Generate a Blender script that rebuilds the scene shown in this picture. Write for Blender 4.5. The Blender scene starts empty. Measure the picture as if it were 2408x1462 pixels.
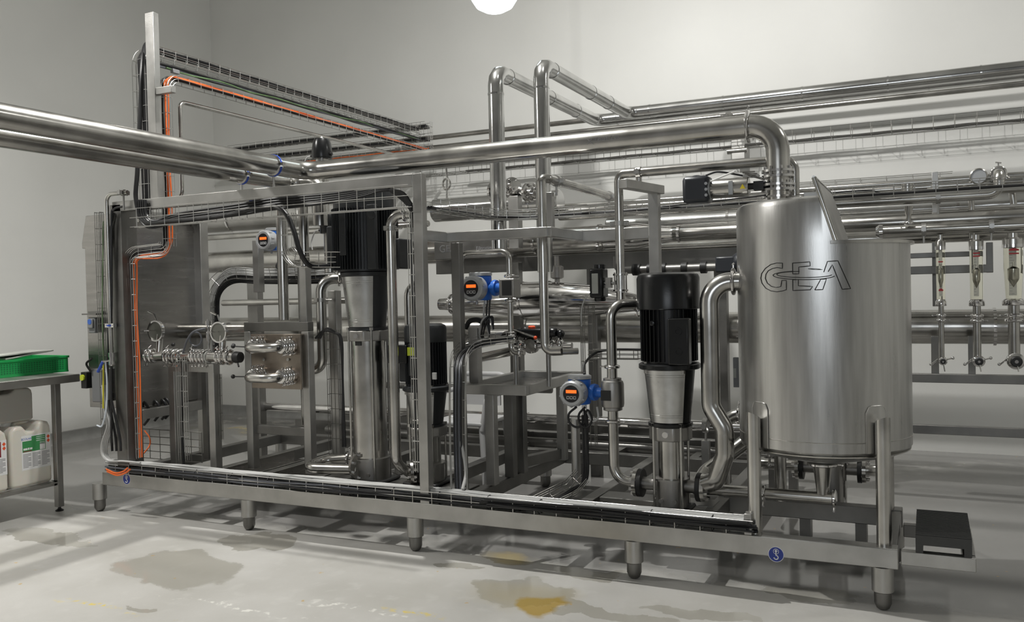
import bpy, bmesh, math, random
import numpy as np
from mathutils import Vector, Matrix
random.seed(7)
sc = bpy.context.scene
PI = math.pi
# ------------------------------------------------------------------ camera, world, lights, exposure
FPX, YAW, PITCH, ROLL, CH = 2039., -.447, -.0196, -.0227, 1.45
_cy, _sy, _cp, _sp, _cr, _sr = math.cos(YAW), math.sin(YAW), math.cos(PITCH), math.sin(PITCH), math.cos(ROLL), math.sin(ROLL)
VF = np.array([_sy*_cp, _cy*_cp, _sp]); _R0 = np.array([_cy, -_sy, 0.]); _U0 = np.cross(_R0, VF)
VR = _cr*_R0+_sr*_U0; VU = -_sr*_R0+_cr*_U0; VC = np.array([0, 0, CH])
cam_d = bpy.data.cameras.new('camera'); cam = bpy.data.objects.new('camera', cam_d); sc.collection.objects.link(cam)
cam_d.sensor_width = 36; cam_d.lens = FPX/2408*36; cam_d.clip_start = .05
cam.matrix_world = Matrix(((VR[0], VU[0], -VF[0], 0), (VR[1], VU[1], -VF[1], 0), (VR[2], VU[2], -VF[2], CH), (0, 0, 0, 1)))
sc.camera = cam
w = bpy.data.worlds.new('world'); sc.world = w; w.use_nodes = True
w.node_tree.nodes['Background'].inputs[0].default_value = (.8, .84, .9, 1)
w.node_tree.nodes['Background'].inputs[1].default_value = .03
sc.view_settings.view_transform = 'Standard'; sc.view_settings.look = 'None'
sc.view_settings.gamma = 1; sc.view_settings.use_curve_mapping = False
sc.view_settings.exposure = 0.0

def area(name, loc, rot, size, power, col=(1, 1, 1), shape='RECTANGLE', size_y=None, spread=PI):
    d = bpy.data.lights.new(name, 'AREA'); d.shape = shape; d.size = size; d.size_y = size_y or size
    d.energy = power; d.color = col; d.spread = spread
    o = bpy.data.objects.new(name, d); sc.collection.objects.link(o); o.location = loc; o.rotation_euler = rot
    return o
# high-bay lamp over the rig (the key light), unseen wall fills, corridor light from behind the viewing window
def point(name, loc, power, r, col=(1, .985, .95), spot=None, aim=None):
    d = bpy.data.lights.new(name, 'SPOT' if spot else 'POINT'); d.energy = power; d.shadow_soft_size = r; d.color = col
    o = bpy.data.objects.new(name, d); sc.collection.objects.link(o); o.location = loc
    if spot: d.spot_size = spot; d.spot_blend = 1; o.rotation_euler = (Vector(aim)-Vector(loc)).to_track_quat('-Z', 'Y').to_euler()
point('key_lamp_side_light', (-2.8, 4.4, 4.94), 125, .045)
area('key_lamp_light', (-2.8, 4.4, 4.93), (0, 0, 0), .09, 122, (1, .985, .95), 'DISK')
point('wall_wash_fill', (-1.1, 4.5, 5.0), 250, .08, spot=math.radians(112), aim=(-1.3, 8.35, 3.0))  # added spot that washes the back wall, no fixture behind it
area('aisle_fill_light', (2.4, 6.1, 4.9), (0, 0, 0), .5, 46, (1, .98, .94), 'DISK')  # unseen fill, placed to brighten the right wall
area('front_fill_light', (-6.0, 2.4, 4.6), (0, 0, 0), .5, 122, (1, .98, .94), 'DISK', spread=math.radians(150))  # added fill that lifts the left wall
area('window_light', (.2, -1.85, 2.1), (PI/2, 0, 0), 2.6, 34, (.88, .94, 1), size_y=1.2)

# ------------------------------------------------------------------ picture-to-place helpers
def ray(px, py): return VF+VR*(px-1204)/FPX-VU*(py-731)/FPX
def on(px, py, ax, v):
    d = ray(px, py); i = 'XYZ'.index(ax); return VC+d*((v-VC[i])/d[i])
def P(px, py, Y): return on(px, py, 'Y', Y)
def dep(p): return float((np.array(p)-VC)@VF)
def mpx(p): return dep(p)/FPX
def run(start, *moves):
    p = np.array(start, float); out = [p.copy()]
    for m in moves:
        i = 'XYZ'.index(m[0])
        if len(m) == 2: p = p.copy(); p[i] = m[1]
        else:
            d = ray(m[1], m[2]); d = d/np.linalg.norm(d); a = np.zeros(3); a[i] = 1
            w0 = p-VC; b = a@d; dn = 1-b*b
            t = (b*(d@w0)-(a@w0))/dn
            p = p+a*t
        out.append(p.copy())
    return out
def fillet(pts, r, seg=8):
    pts = [np.array(p, float) for p in pts]; out = [pts[0]]
    for i in range(1, len(pts)-1):
        a, b, c = pts[i-1], pts[i], pts[i+1]
        u = a-b; v = c-b; lu, lv = np.linalg.norm(u), np.linalg.norm(v)
        if lu < 1e-6 or lv < 1e-6: continue
        u /= lu; v /= lv; cs = float(np.clip(u@v, -1, 1)); ang = math.acos(cs)
        if ang > PI-.02: out.append(b); continue
        rr = r[i-1] if isinstance(r, (list, tuple)) else r
        d = min(rr/math.tan(ang/2), lu*.49 if i > 1 else lu*.98, lv*.49 if i < len(pts)-2 else lv*.98); rr = d*math.tan(ang/2)
        bis = (u+v); bis /= np.linalg.norm(bis); o = b+bis*(rr/math.sin(ang/2))
        s = b+u*d; e = b+v*d; n = seg
        vs, ve = s-o, e-o; th = math.acos(float(np.clip(vs@ve/(rr*rr), -1, 1)))
        for k in range(n+1):
            t = k/n; out.append(o+(math.sin((1-t)*th)*vs+math.sin(t*th)*ve)/math.sin(th))
    out.append(pts[-1]); return out
def frames(pts, n0=None):
    pts = [np.array(p, float) for p in pts]; T = []
    for i in range(len(pts)):
        t = pts[min(i+1, len(pts)-1)]-pts[max(i-1, 0)]; T.append(t/np.linalg.norm(t))
    if n0 is None: n0 = np.array([0, 0, 1.]) if abs(T[0][2]) < .9 else np.array([1., 0, 0])
    n = np.array(n0, float); N = []
    for i, t in enumerate(T):
        if i:
            ax = np.cross(T[i-1], t); s = np.linalg.norm(ax)
            if s > 1e-7:
                n = np.array(Matrix.Rotation(math.atan2(s, float(T[i-1]@t)), 3, Vector(ax/s)) @ Vector(n))
        n = n-t*(n@t); n /= np.linalg.norm(n); N.append(n)
    return pts, T, N
# ------------------------------------------------------------------ mesh builder
class MB:
    def __init__(s): s.v = []; s.f = []
    def add(s, V, F): k = len(s.v); s.v += [tuple(map(float, a)) for a in V]; s.f += [tuple(i+k for i in f) for f in F]; return s
    def box(s, lo, hi, M=None):
        (a, b, c), (d, e, f) = lo, hi
        V = [(x, y, z) for x in (a, d) for y in (b, e) for z in (c, f)]
        if M is not None: V = [tuple(M @ Vector(p)) for p in V]
        return s.add(V, [(0, 1, 3, 2), (4, 6, 7, 5), (0, 4, 5, 1), (2, 3, 7, 6), (0, 2, 6, 4), (1, 5, 7, 3)])
    def cbox(s, c, d, M=None):
        h = [x/2 for x in d]; c = [float(x) for x in c]
        if M is None: return s.box([c[i]-h[i] for i in range(3)], [c[i]+h[i] for i in range(3)])
        T = Matrix.Translation(Vector(c)) @ M.to_4x4(); return s.box([-x for x in h], h, T)
    def bar(s, p, q, w, h, up=(0, 0, 1)):
        p, q = np.array(p, float), np.array(q, float); t = (q-p)/np.linalg.norm(q-p); up = np.array(up, float)
        if abs(t@up) > .95: up = np.array([0, 1., 0])
        b = np.cross(t, up); b /= np.linalg.norm(b); n = np.cross(b, t)
        V = [p+sx*b*w/2+sy*n*h/2 for sx, sy in ((-1, -1), (1, -1), (1, 1), (-1, 1))]
        V += [q+sx*b*w/2+sy*n*h/2 for sx, sy in ((-1, -1), (1, -1), (1, 1), (-1, 1))]
        return s.add(V, [(3, 2, 1, 0), (4, 5, 6, 7), (0, 1, 5, 4), (1, 2, 6, 5), (2, 3, 7, 6), (3, 0, 4, 7)])
    def tube(s, pts, r, n=16, caps=True, n0=None):
        pts, T, N = frames(pts, n0); V = []; F = []; m = len(pts)
        for i in range(m):
            b = np.cross(T[i], N[i]); ri = r[i] if isinstance(r, (list, tuple)) else r
            for k in range(n):
                a = 2*PI*k/n; V.append(pts[i]+ri*(math.cos(a)*N[i]+math.sin(a)*b))
        for i in range(m-1):
            for k in range(n):
                F.append((i*n+k, i*n+(k+1) % n, (i+1)*n+(k+1) % n, (i+1)*n+k))
        if caps: F.append(tuple(range(n))[::-1]); F.append(tuple((m-1)*n+k for k in range(n)))
        return s.add(V, F)
    def lathe(s, prof, o=(0, 0, 0), ax=(0, 0, 1), n=32, a0=0, a1=2*PI):
        # prof: list of (r, h) along ax
        ax = np.array(ax, float); ax /= np.linalg.norm(ax); o = np.array(o, float)
        u = np.cross(ax, [0, 0, 1.] if abs(ax[2]) < .9 else [0, 1., 0]); u /= np.linalg.norm(u); v = np.cross(ax, u)
        V = []; F = []; full = abs(a1-a0-2*PI) < 1e-6; nn = n if full else n+1
        for r, h in prof:
            for k in range(nn):
                a = a0+(a1-a0)*k/n; V.append(o+ax*h+r*(math.cos(a)*u+math.sin(a)*v))
        for i in range(len(prof)-1):
            for k in range(n):
                k2 = (k+1) % nn; F.append((i*nn+k, i*nn+k2, (i+1)*nn+k2, (i+1)*nn+k))
        if full and tuple(prof[0]) != tuple(prof[-1]):
            if prof[0][0] > 1e-6: F.append(tuple(range(nn))[::-1])
            if prof[-1][0] > 1e-6: F.append(tuple((len(prof)-1)*nn+k for k in range(nn)))
        return s.add(V, F)
    def cyl(s, p, q, r, n=20, r2=None):
        p, q = np.array(p, float), np.array(q, float); L = np.linalg.norm(q-p)
        return s.lathe([(r, 0), (r if r2 is None else r2, L)], p, (q-p)/L, n)
    def ring(s, c, ax, ro, ri, th, n=28):
        return s.lathe([(ri, -th/2), (ro, -th/2), (ro, th/2), (ri, th/2), (ri, -th/2)], c, ax, n)
    def sph(s, c, r, n=14, sc=(1, 1, 1)):
        pr = [(max(math.sin(PI*k/8), 0)*r, -math.cos(PI*k/8)*r) for k in range(9)]
        k0 = len(s.v); s.lathe(pr, (0, 0, 0), (0, 0, 1), n)
        for i in range(k0, len(s.v)): s.v[i] = tuple(s.v[i][j]*sc[j]+c[j] for j in range(3))
        return s
    def bolts(s, c, ax, rad, n, r=.008, L=.02, ph=0):
        ax = np.array(ax, float); ax /= np.linalg.norm(ax); c = np.array(c, float)
        u = np.cross(ax, [0, 0, 1.] if abs(ax[2]) < .9 else [0, 1., 0]); u /= np.linalg.norm(u); v = np.cross(ax, u)
        for k in range(n):
            a = ph+2*PI*k/n; p = c+rad*(math.cos(a)*u+math.sin(a)*v); s.lathe([(r, 0), (r, L)], p-ax*L/2, ax, 6)
        return s
    def prism(s, poly, z0, z1, M=None):
        n = len(poly); V = [(x, y, z0) for x, y in poly]+[(x, y, z1) for x, y in poly]
        if M is not None: V = [tuple(M @ Vector(p)) for p in V]
        return s.add(V, [tuple(range(n))[::-1], tuple(range(n, 2*n))]+[(i, (i+1) % n, (i+1) % n+n, i+n) for i in range(n)])
    def build(s, name, mat, parent=None, bev=0, flat=False):
        me = bpy.data.meshes.new(name)
        org = np.array(parent['_o']) if parent is not None and '_o' in parent else None
        o = bpy.data.objects.new(name, me); sc.collection.objects.link(o)
        if org is None:
            A = np.array(s.v); org = np.array([(A[:, 0].min()+A[:, 0].max())/2, (A[:, 1].min()+A[:, 1].max())/2, A[:, 2].min()])
            o.location = org
        else: o.parent = parent
        o['_o'] = [float(x) for x in org]
        me.from_pydata([tuple(np.array(p)-org) for p in s.v], [], s.f); me.update()
        bm = bmesh.new(); bm.from_mesh(me); bmesh.ops.recalc_face_normals(bm, faces=bm.faces); bm.to_mesh(me); bm.free()
        if not flat:
            me.shade_smooth(); me.set_sharp_from_angle(angle=math.radians(38))
        me.materials.append(mat)
        if bev:
            b = o.modifiers.new('bevel', 'BEVEL'); b.width = bev; b.segments = 2; b.limit_method = 'ANGLE'; b.angle_limit = math.radians(40)
        return o
def tag(o, label, cat, group=None):
    o['label'] = label; o['category'] = cat
    if group: o['group'] = group
    return o
def thing(name, label, cat, loc, group=None):
    o = bpy.data.objects.new(name, None); sc.collection.objects.link(o); o.empty_display_size = .1
    o.location = [float(x) for x in loc]; o['_o'] = [float(x) for x in loc]
    return tag(o, label, cat, group)
def struct(o): o['kind'] = 'structure'; return o
def copy_tree(src, loc, label, group=None):
    r = src.copy(); sc.collection.objects.link(r); r.location = [float(x) for x in loc]; r['label'] = label
    if group: r['group'] = group
    def rec(a, b):
        for ch in list(a.children):
            if ch.name in done: continue
            c = ch.copy(); sc.collection.objects.link(c); c.parent = b; done.add(c.name); rec(ch, c)
    done = set(); rec(src, r); return r
# ------------------------------------------------------------------ materials
def mat(name, col, rough=.5, metal=0., bump=0., bscale=200., var=0., vscale=3., stretch=(1, 1, 1), **kw):
    m = bpy.data.materials.new(name); m.use_nodes = True; nt = m.node_tree; b = nt.nodes['Principled BSDF']
    b.inputs['Base Color'].default_value = (*col, 1); b.inputs['Roughness'].default_value = rough; b.inputs['Metallic'].default_value = metal
    for k, v in kw.items(): b.inputs[k.replace('_', ' ')].default_value = v
    tc = nt.nodes.new('ShaderNodeTexCoord'); mp = nt.nodes.new('ShaderNodeMapping'); nt.links.new(tc.outputs['Object'], mp.inputs[0])
    mp.inputs['Scale'].default_value = stretch
    if var:
        n = nt.nodes.new('ShaderNodeTexNoise'); n.inputs['Scale'].default_value = vscale; n.inputs['Detail'].default_value = 6; nt.links.new(mp.outputs[0], n.inputs[0])
        r = nt.nodes.new('ShaderNodeMapRange'); r.inputs['From Min'].default_value = .3; r.inputs['From Max'].default_value = .7
        r.inputs['To Min'].default_value = 1-var; r.inputs['To Max'].default_value = 1+var; nt.links.new(n.outputs[0], r.inputs[0])
        x = nt.nodes.new('ShaderNodeMix'); x.data_type = 'RGBA'; x.blend_type = 'MULTIPLY'; x.inputs[0].default_value = 1
        x.inputs[6].default_value = (*col, 1); nt.links.new(r.outputs[0], x.inputs[7]); nt.links.new(x.outputs[2], b.inputs['Base Color'])
        if metal:
            r2 = nt.nodes.new('ShaderNodeMapRange'); r2.inputs['From Min'].default_value = .3; r2.inputs['From Max'].default_value = .7
            r2.inputs['To Min'].default_value = rough*(1-var*.8); r2.inputs['To Max'].default_value = rough*(1+var*.8)
            nt.links.new(n.outputs[0], r2.inputs[0]); nt.links.new(r2.outputs[0], b.inputs['Roughness'])
    if bump:
        n2 = nt.nodes.new('ShaderNodeTexNoise'); n2.inputs['Scale'].default_value = bscale; n2.inputs['Detail'].default_value = 3; nt.links.new(mp.outputs[0], n2.inputs[0])
        bp = nt.nodes.new('ShaderNodeBump'); bp.inputs['Strength'].default_value = bump; bp.inputs['Distance'].default_value = .002
        nt.links.new(n2.outputs[0], bp.inputs['Height']); nt.links.new(bp.outputs[0], b.inputs['Normal'])
    return m
M = {}
M['steel'] = mat('polished_stainless_steel', (.52, .51, .485), .22, 1, var=.25, vscale=5)
M['shiny'] = mat('mirror_stainless_steel', (.72, .71, .70), .10, 1, var=.2, vscale=9)
M['clad'] = mat('insulation_cladding_steel', (.62, .62, .61), .16, 1, bump=.25, bscale=14, var=.2, vscale=4)
M['frame'] = mat('satin_frame_steel', (.47, .464, .447), .40, 1, bump=.12, bscale=160, var=.15, vscale=6)
M['dark'] = mat('dull_frame_steel', (.23, .226, .216), .45, 1, bump=.15, bscale=120, var=.2, vscale=5)
M['sheet'] = mat('brushed_sheet_steel', (.33, .32, .305), .26, 1, bump=.12, bscale=60, stretch=(1, 1, 12), var=.12, vscale=3)
M['tank'] = mat('brushed_tank_steel', (.56, .555, .54), .30, 1, bump=.10, bscale=50, stretch=(8, 8, .5), var=.13, vscale=4)
M['guard'] = mat('pale_guard_steel', (.55, .55, .54), .30, 1, bump=.1, bscale=40, var=.15, vscale=12)
M['oldglass'] = mat('dull_sight_glass', (.20, .20, .18), .42, .7)
M['cast'] = mat('cast_steel', (.36, .35, .335), .42, 1, bump=.3, bscale=90)
M['wire'] = mat('galvanised_wire', (.52, .515, .50), .33, 1)
M['wiredark'] = mat('dull_galvanised_wire', (.26, .255, .24), .4, 1)
M['black'] = mat('black_motor_paint', (.006, .0065, .007), .26, 0, bump=.1, bscale=120)
M['charcoal'] = mat('charcoal_motor_paint', (.018, .02, .022), .42, 0, bump=.15, bscale=160)
M['plastic'] = mat('dark_grey_plastic', (.028, .031, .037), .35)
M['rubber'] = mat('black_rubber', (.012, .012, .012), .5)
M['cblack'] = mat('black_cable_jacket', (.012, .012, .013), .38)
M['cgrey'] = mat('pale_grey_cable_jacket', (.50, .50, .49), .45)
M['cmid'] = mat('slate_cable_jacket', (.10, .105, .12), .42)
M['corange'] = mat('orange_cable_jacket', (.85, .17, .035), .45)
M['cgreen'] = mat('green_yellow_cable_jacket', (.10, .17, .075), .45, var=.5, vscale=8)
M['cyellow'] = mat('yellow_hose', (.75, .68, .05), .4)
M['cwhite'] = mat('clear_white_hose', (.72, .78, .85), .35)
M['blue'] = mat('blue_meter_paint', (.02, .13, .52), .38, bump=.1, bscale=150)
M['clampblue'] = mat('blue_clamp_liner', (.03, .08, .42), .4)
M['alloy'] = mat('pale_grey_cast_alloy', (.42, .43, .44), .40, .35, bump=.15, bscale=150)
M['face'] = mat('dark_display_face', (.015, .015, .017), .3)
M['white'] = mat('white_plastic', (.80, .80, .78), .35)
M['jerry'] = mat('translucent_jerrycan_plastic', (.72, .69, .62), .38, Subsurface_Weight=.25, Subsurface_Scale=.02)
M['jerrydull'] = mat('cloudy_jerrycan_plastic', (.42, .41, .38), .4, Subsurface_Weight=.2, Subsurface_Scale=.02)
M['greenp'] = mat('green_crate_plastic', (.012, .30, .075), .38)
M['paper'] = mat('grey_paper', (.40, .41, .38), .7, var=.1)
M['label'] = mat('white_label', (.80, .80, .80), .45)
M['lgreen'] = mat('green_label_ink', (.05, .27, .09), .5)
M['lblue'] = mat('blue_label_ink', (.04, .12, .45), .5)
M['lred'] = mat('dark_red_label_ink', (.22, .02, .03), .5)
M['ink'] = mat('black_ink', (.012, .012, .012), .5)
M['inkgrey'] = mat('grey_print', (.22, .22, .23), .6)
M['navy'] = mat('navy_sticker', (.022, .045, .28), .4)
M['yellow'] = mat('yellow_sticker', (.85, .66, .03), .4)
M['lime'] = mat('lime_sticker', (.62, .72, .04), .4)
M['redp'] = mat('orange_red_plastic', (.80, .10, .03), .4)
M['red'] = mat('dark_red_marker', (.30, .012, .015), .45)
M['grey'] = mat('mid_grey_plastic', (.20, .205, .21), .45)
M['seat'] = mat('white_chair_plastic', (.46, .46, .46), .45)
M['wood'] = mat('grey_grating', (.06, .06, .058), .75, bump=.5, bscale=90, stretch=(1, 8, 1))
def glassmat(name, col, rough=.02, alpha=.35):
    m = mat(name, col, rough); b = m.node_tree.nodes['Principled BSDF']; b.inputs['Transmission Weight'].default_value = 1; b.inputs['IOR'].default_value = 1.2
    return m
M['glass'] = glassmat('rotameter_glass', (.93, .92, .80))
def emis(name, col, s):
    m = mat(name, col, .4); b = m.node_tree.nodes['Principled BSDF']; b.inputs['Emission Color'].default_value = (*col, 1); b.inputs['Emission Strength'].default_value = s; return m
M['lcd'] = emis('orange_backlit_display', (1, .13, .015), 1.3)
M['bulb'] = emis('lamp_diffuser', (.85, .97, 1), 4)

# wall, ceiling and floor
def wallmat():
    m = mat('white_wall_panel', (.72, .72, .695), .42, bump=.06, bscale=300, var=.03, vscale=1.2)
    return m
M['wall'] = wallmat()
M['ceil'] = mat('off_white_ceiling', (.6, .6, .58), .6)
M['frontwall'] = mat('dim_front_wall', (.34, .34, .345), .6)
M['cove'] = mat('grey_floor_cove', (.27, .27, .26), .5, bump=.3, bscale=80, var=.15, vscale=8)
def floormat():
    m = bpy.data.materials.new('wet_screed_floor'); m.use_nodes = True; nt = m.node_tree; L = nt.links; b = nt.nodes['Principled BSDF']
    geo = nt.nodes.new('ShaderNodeNewGeometry'); pos = geo.outputs['Position']
    def N(t, **k):
        n = nt.nodes.new(t)
        for a, v in k.items(): setattr(n, a, v)
        return n
    def math_(op, a, c=None, clamp=False):
        n = N('ShaderNodeMath', operation=op); n.use_clamp = clamp
        for i, x in enumerate((a, c)):
            if x is None: continue
            if isinstance(x, (int, float)): n.inputs[i].default_value = x
            else: L.new(x, n.inputs[i])
        return n.outputs[0]
    def noise(scale, det=5, seed=0, vec=None):
        mp = N('ShaderNodeMapping'); mp.inputs['Location'].default_value = (seed, seed*2.3, 0); L.new(vec or pos, mp.inputs[0])
        n = N('ShaderNodeTexNoise'); n.inputs['Scale'].default_value = scale; n.inputs['Detail'].default_value = det; L.new(mp.outputs[0], n.inputs[0]); return n.outputs[0]
    # warped position for ragged puddle outlines
    wn = N('ShaderNodeTexNoise'); wn.inputs['Scale'].default_value = 3.2; wn.inputs['Detail'].default_value = 5; L.new(pos, wn.inputs[0])
    sub = N('ShaderNodeVectorMath', operation='SUBTRACT'); L.new(wn.outputs['Color'], sub.inputs[0]); sub.inputs[1].default_value = (.5, .5, .5)
    scl = N('ShaderNodeVectorMath', operation='SCALE'); L.new(sub.outputs[0], scl.inputs[0]); scl.inputs['Scale'].default_value = .45
    add = N('ShaderNodeVectorMath', operation='ADD'); L.new(pos, add.inputs[0]); L.new(scl.outputs[0], add.inputs[1]); wp = add.outputs[0]
    def blob(px, py, rx, ry, soft=.06, vec=None):
        c = on(px, py, 'Z', 0)
        mp = N('ShaderNodeMapping'); mp.vector_type = 'POINT'; mp.inputs['Location'].default_value = (-c[0]/rx, -c[1]/ry, 0); mp.inputs['Scale'].default_value = (1/rx, 1/ry, 0)
        L.new(vec or wp, mp.inputs[0]); ln = N('ShaderNodeVectorMath', operation='LENGTH'); L.new(mp.outputs[0], ln.inputs[0])
        r = N('ShaderNodeMapRange'); r.inputs['From Min'].default_value = 1+soft; r.inputs['From Max'].default_value = 1-soft; L.new(ln.outputs['Value'], r.inputs[0]); return r.outputs[0]
    def mx(fac, c1, c2, f=1):
        n = N('ShaderNodeMix', data_type='RGBA'); 
        if isinstance(fac, (int, float)): n.inputs[0].default_value = fac
        else: L.new(math_('MULTIPLY', fac, f), n.inputs[0])
        for i, c in ((6, c1), (7, c2)):
            if isinstance(c, tuple): n.inputs[i].default_value = (*c, 1)
            else: L.new(c, n.inputs[i])
        return n.outputs[2]
    def rng(v, a, c, lo=0., hi=1.):
        r = N('ShaderNodeMapRange'); r.inputs['From Min'].default_value = a; r.inputs['From Max'].default_value = c; r.inputs['To Min'].default_value = lo; r.inputs['To Max'].default_value = hi; L.new(v, r.inputs[0]); return r.outputs[0]
    base = mx(rng(noise(1.6, 6), .35, .65), (.43, .42, .39), (.52, .51, .485))
    base = mx(rng(noise(9, 6, 3), .55, .75), base, (.60, .59, .56), .4)
    # puddles (damp patches darken the screed)
    blobs = [blob(430, 1335, .42, .26), blob(600, 1270, .3, .12), blob(110, 1265, .45, .12), blob(1215, 1395, .22, .20), blob(1420, 1440, .36, .06), blob(1640, 1445, .28, .07),
             blob(1085, 1330, .14, .05), blob(1370, 1345, .2, .1), blob(1900, 1400, .25, .1), blob(320, 1430, .07, .03), blob(1200, 1310, .2, .1)]
    wet = blobs[0]
    for x in blobs[1:]: wet = math_('MAXIMUM', wet, x)
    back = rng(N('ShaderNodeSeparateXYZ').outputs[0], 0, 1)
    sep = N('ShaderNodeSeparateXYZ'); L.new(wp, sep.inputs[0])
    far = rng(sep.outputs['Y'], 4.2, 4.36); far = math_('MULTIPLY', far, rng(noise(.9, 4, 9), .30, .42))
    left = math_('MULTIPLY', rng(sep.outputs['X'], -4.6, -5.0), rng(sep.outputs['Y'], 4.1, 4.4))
    wet_shade = math_('MAXIMUM', far, left)
    wetall = math_('MAXIMUM', wet, wet_shade)
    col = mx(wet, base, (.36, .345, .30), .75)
    col = mx(wet_shade, col, (.20, .197, .19), .8)  # wet floor, with skid and tank shade painted into its colour
    # ochre spills and crumbs
    och = blob(1262, 1428, .115, .085, .2); col = mx(och, col, (.36, .235, .035), .92)
    halo = blob(1215, 1405, .22, .15, .5); col = mx(halo, col, (.45, .36, .15), .25)
    och2 = blob(1190, 1310, .13, .08, .4); col = mx(och2, col, (.52, .40, .14), .5)
    line = math_('MAXIMUM', blob(960, 1442, .16, .03, .5), blob(215, 1425, .22, .02, .5)); col = mx(math_('MULTIPLY', line, rng(noise(26, 3, 4), .48, .6)), col, (.66, .52, .10), .85)
    wl = math_('MAXIMUM', blob(560, 1425, .4, .016, .4), blob(850, 1438, .25, .018, .4)); col = mx(math_('MULTIPLY', wl, rng(noise(22, 4, 6), .5, .6)), col, (.80, .79, .74), .8)
    bk = blob(620, 1010, .8, .35, .5); col = mx(math_('MULTIPLY', bk, rng(noise(5, 5, 8), .5, .62)), col, (.46, .36, .12), .8)
    bk2 = blob(560, 990, 1.2, .3, .5); col = mx(math_('MULTIPLY', bk2, rng(noise(4, 5, 12), .5, .6)), col, (.62, .60, .55), .7)
    spk = rng(noise(16, 2, 21), .735, .76); col = mx(spk, col, (.50, .33, .10), .7)
    L.new(col, b.inputs['Base Color'])
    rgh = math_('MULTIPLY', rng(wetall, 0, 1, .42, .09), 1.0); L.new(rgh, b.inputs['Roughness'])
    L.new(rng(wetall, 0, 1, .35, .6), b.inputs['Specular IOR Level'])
    bn = N('ShaderNodeBump'); bn.inputs['Distance'].default_value = .002; bn.inputs['Strength'].default_value = .25
    L.new(math_('MULTIPLY', noise(60, 4, 2), rng(wetall, 0, 1, 1, .12)), bn.inputs['Height']); L.new(bn.outputs[0], b.inputs['Normal'])
    return m
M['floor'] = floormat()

# ------------------------------------------------------------------ the room
XL, XR, YB, YF, ZC = -8.15, 5.0, 8.35, -2.4, 5.9
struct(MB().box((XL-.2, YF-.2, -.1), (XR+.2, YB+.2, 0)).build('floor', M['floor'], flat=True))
struct(MB().box((XL-.2, YF-.2, ZC), (XR+.2, YB+.2, ZC+.1)).build('ceiling', M['ceil'], flat=True))
struct(MB().box((XL-.2, YB, 0), (XR+.2, YB+.2, ZC)).build('wall_back', M['wall'], flat=True))
struct(MB().box((XL-.2, YF, 0), (XL, YB, ZC)).build('wall_left', M['wall'], flat=True))
struct(MB().box((XR, YF, 0), (XR+.2, YB, ZC)).build('wall_right', M['wall'], flat=True))
struct(MB().box((XL-.2, YF-.2, 0), (XR+.2, YF, ZC)).build('wall_front', M['frontwall'], flat=True))
cv = [(0, 0), (.05, 0), (.03, .02), (.018, .06), (.018, .12), (0, .125)]
def cove(name, p, q, inward):
    p, q, i = map(np.array, (p, q, inward)); m = MB(); n = len(cv); V = [e+i*x+np.array([0, 0, z]) for e in (p, q) for x, z in cv]
    m.add(V, [tuple(range(n)), tuple(range(n, 2*n))[::-1]]+[(k, (k+1) % n, (k+1) % n+n, k+n) for k in range(n)])
    return struct(m.build(name, M['cove']))
cove('baseboard_back', (XL, YB, 0.), (-1.2, YB, 0.), (0, -1., 0))
cove('baseboard_left', (XL, YF, 0.), (XL, YB-.05, 0.), (1., 0, 0))

# ------------------------------------------------------------------ generic pipework
def pipe(name, label, cat, pts, r, bend=None, m='steel', n=18, group=None, parent=None):
    pts = fillet(pts, (r*2.2 if bend is None else bend), 8)
    o = MB().tube(pts, r, n).build(name, M[m], parent)
    if parent is None: tag(o, label, cat, group)
    return o
def clampring(c, ax, r, parent, name='clamp', m='shiny', wing=None):
    mb = MB(); c = np.array(c, float); mb.lathe([(r*1.02, -.011), (r*1.28+.004, -.008), (r*1.36+.005, -.004), (r*1.36+.005, .004), (r*1.28+.004, .008), (r*1.02, .011)], c, ax, 22)
    wv = np.array(wing if wing is not None else (0, 0, 1.), float)
    q = c+wv*(r*1.36+.005); mb.cyl(q-wv*.004, q+wv*.022, .0045, 8)
    t = np.cross(wv, ax); t /= np.linalg.norm(t); mb.cyl(q+wv*.016-t*.016, q+wv*.022+t*.016, .0045, 8)
    return mb.build(name, M[m], parent)
def saddle(c, ax, r, stub, parent, L=.06, m='frame', name='pipe_bracket', liner=None):
    mb = MB(); mb.ring(c, ax, r+.007, r-.001, .026, 22); s = np.array(stub, float); c = np.array(c, float)
    mb.cyl(c+s*(r+.002), c+s*(r+L), .007, 10)
    t = np.cross(s, ax)
    for sg in (-1, 1): mb.cbox(c+t*sg*(r+.014), (.026, .026, .026)); mb.cyl(c+t*sg*(r+.016)-s*.018, c+t*sg*(r+.016)+s*.018, .004, 6)
    o = mb.build(name, M[m], parent)
    if liner: MB().ring(c, ax, r+.010, r+.0005, .012, 22).build('liner', M[liner], o)
    return o
def boltset(c, ax, rad, n, r, L, ph, parent, m='shiny'):
    ax = np.array(ax, float); ax /= np.linalg.norm(ax); c = np.array(c, float)
    u = np.cross(ax, [0, 0, 1.] if abs(ax[2]) < .9 else [0, 1., 0]); u /= np.linalg.norm(u); v = np.cross(ax, u)
    for k in range(n):
        a = ph+2*PI*k/n; MB().lathe([(r, 0), (r, L)], c+rad*(math.cos(a)*u+math.sin(a)*v)-ax*L/2, ax, 6).build('bolt', M[m], parent)
def flange(c, ax, r, th, nb, parent, name='flange', m='steel', br=.009, bm='shiny', ir=0):
    mb = MB(); mb.lathe([(r, -th/2), (r, th/2)], c, ax, 32)
    o = mb.build(name, M[m], parent)
    if nb: boltset(c, ax, r*.8, nb, br, th+.035, PI/nb, o, bm)
    return o
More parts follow.
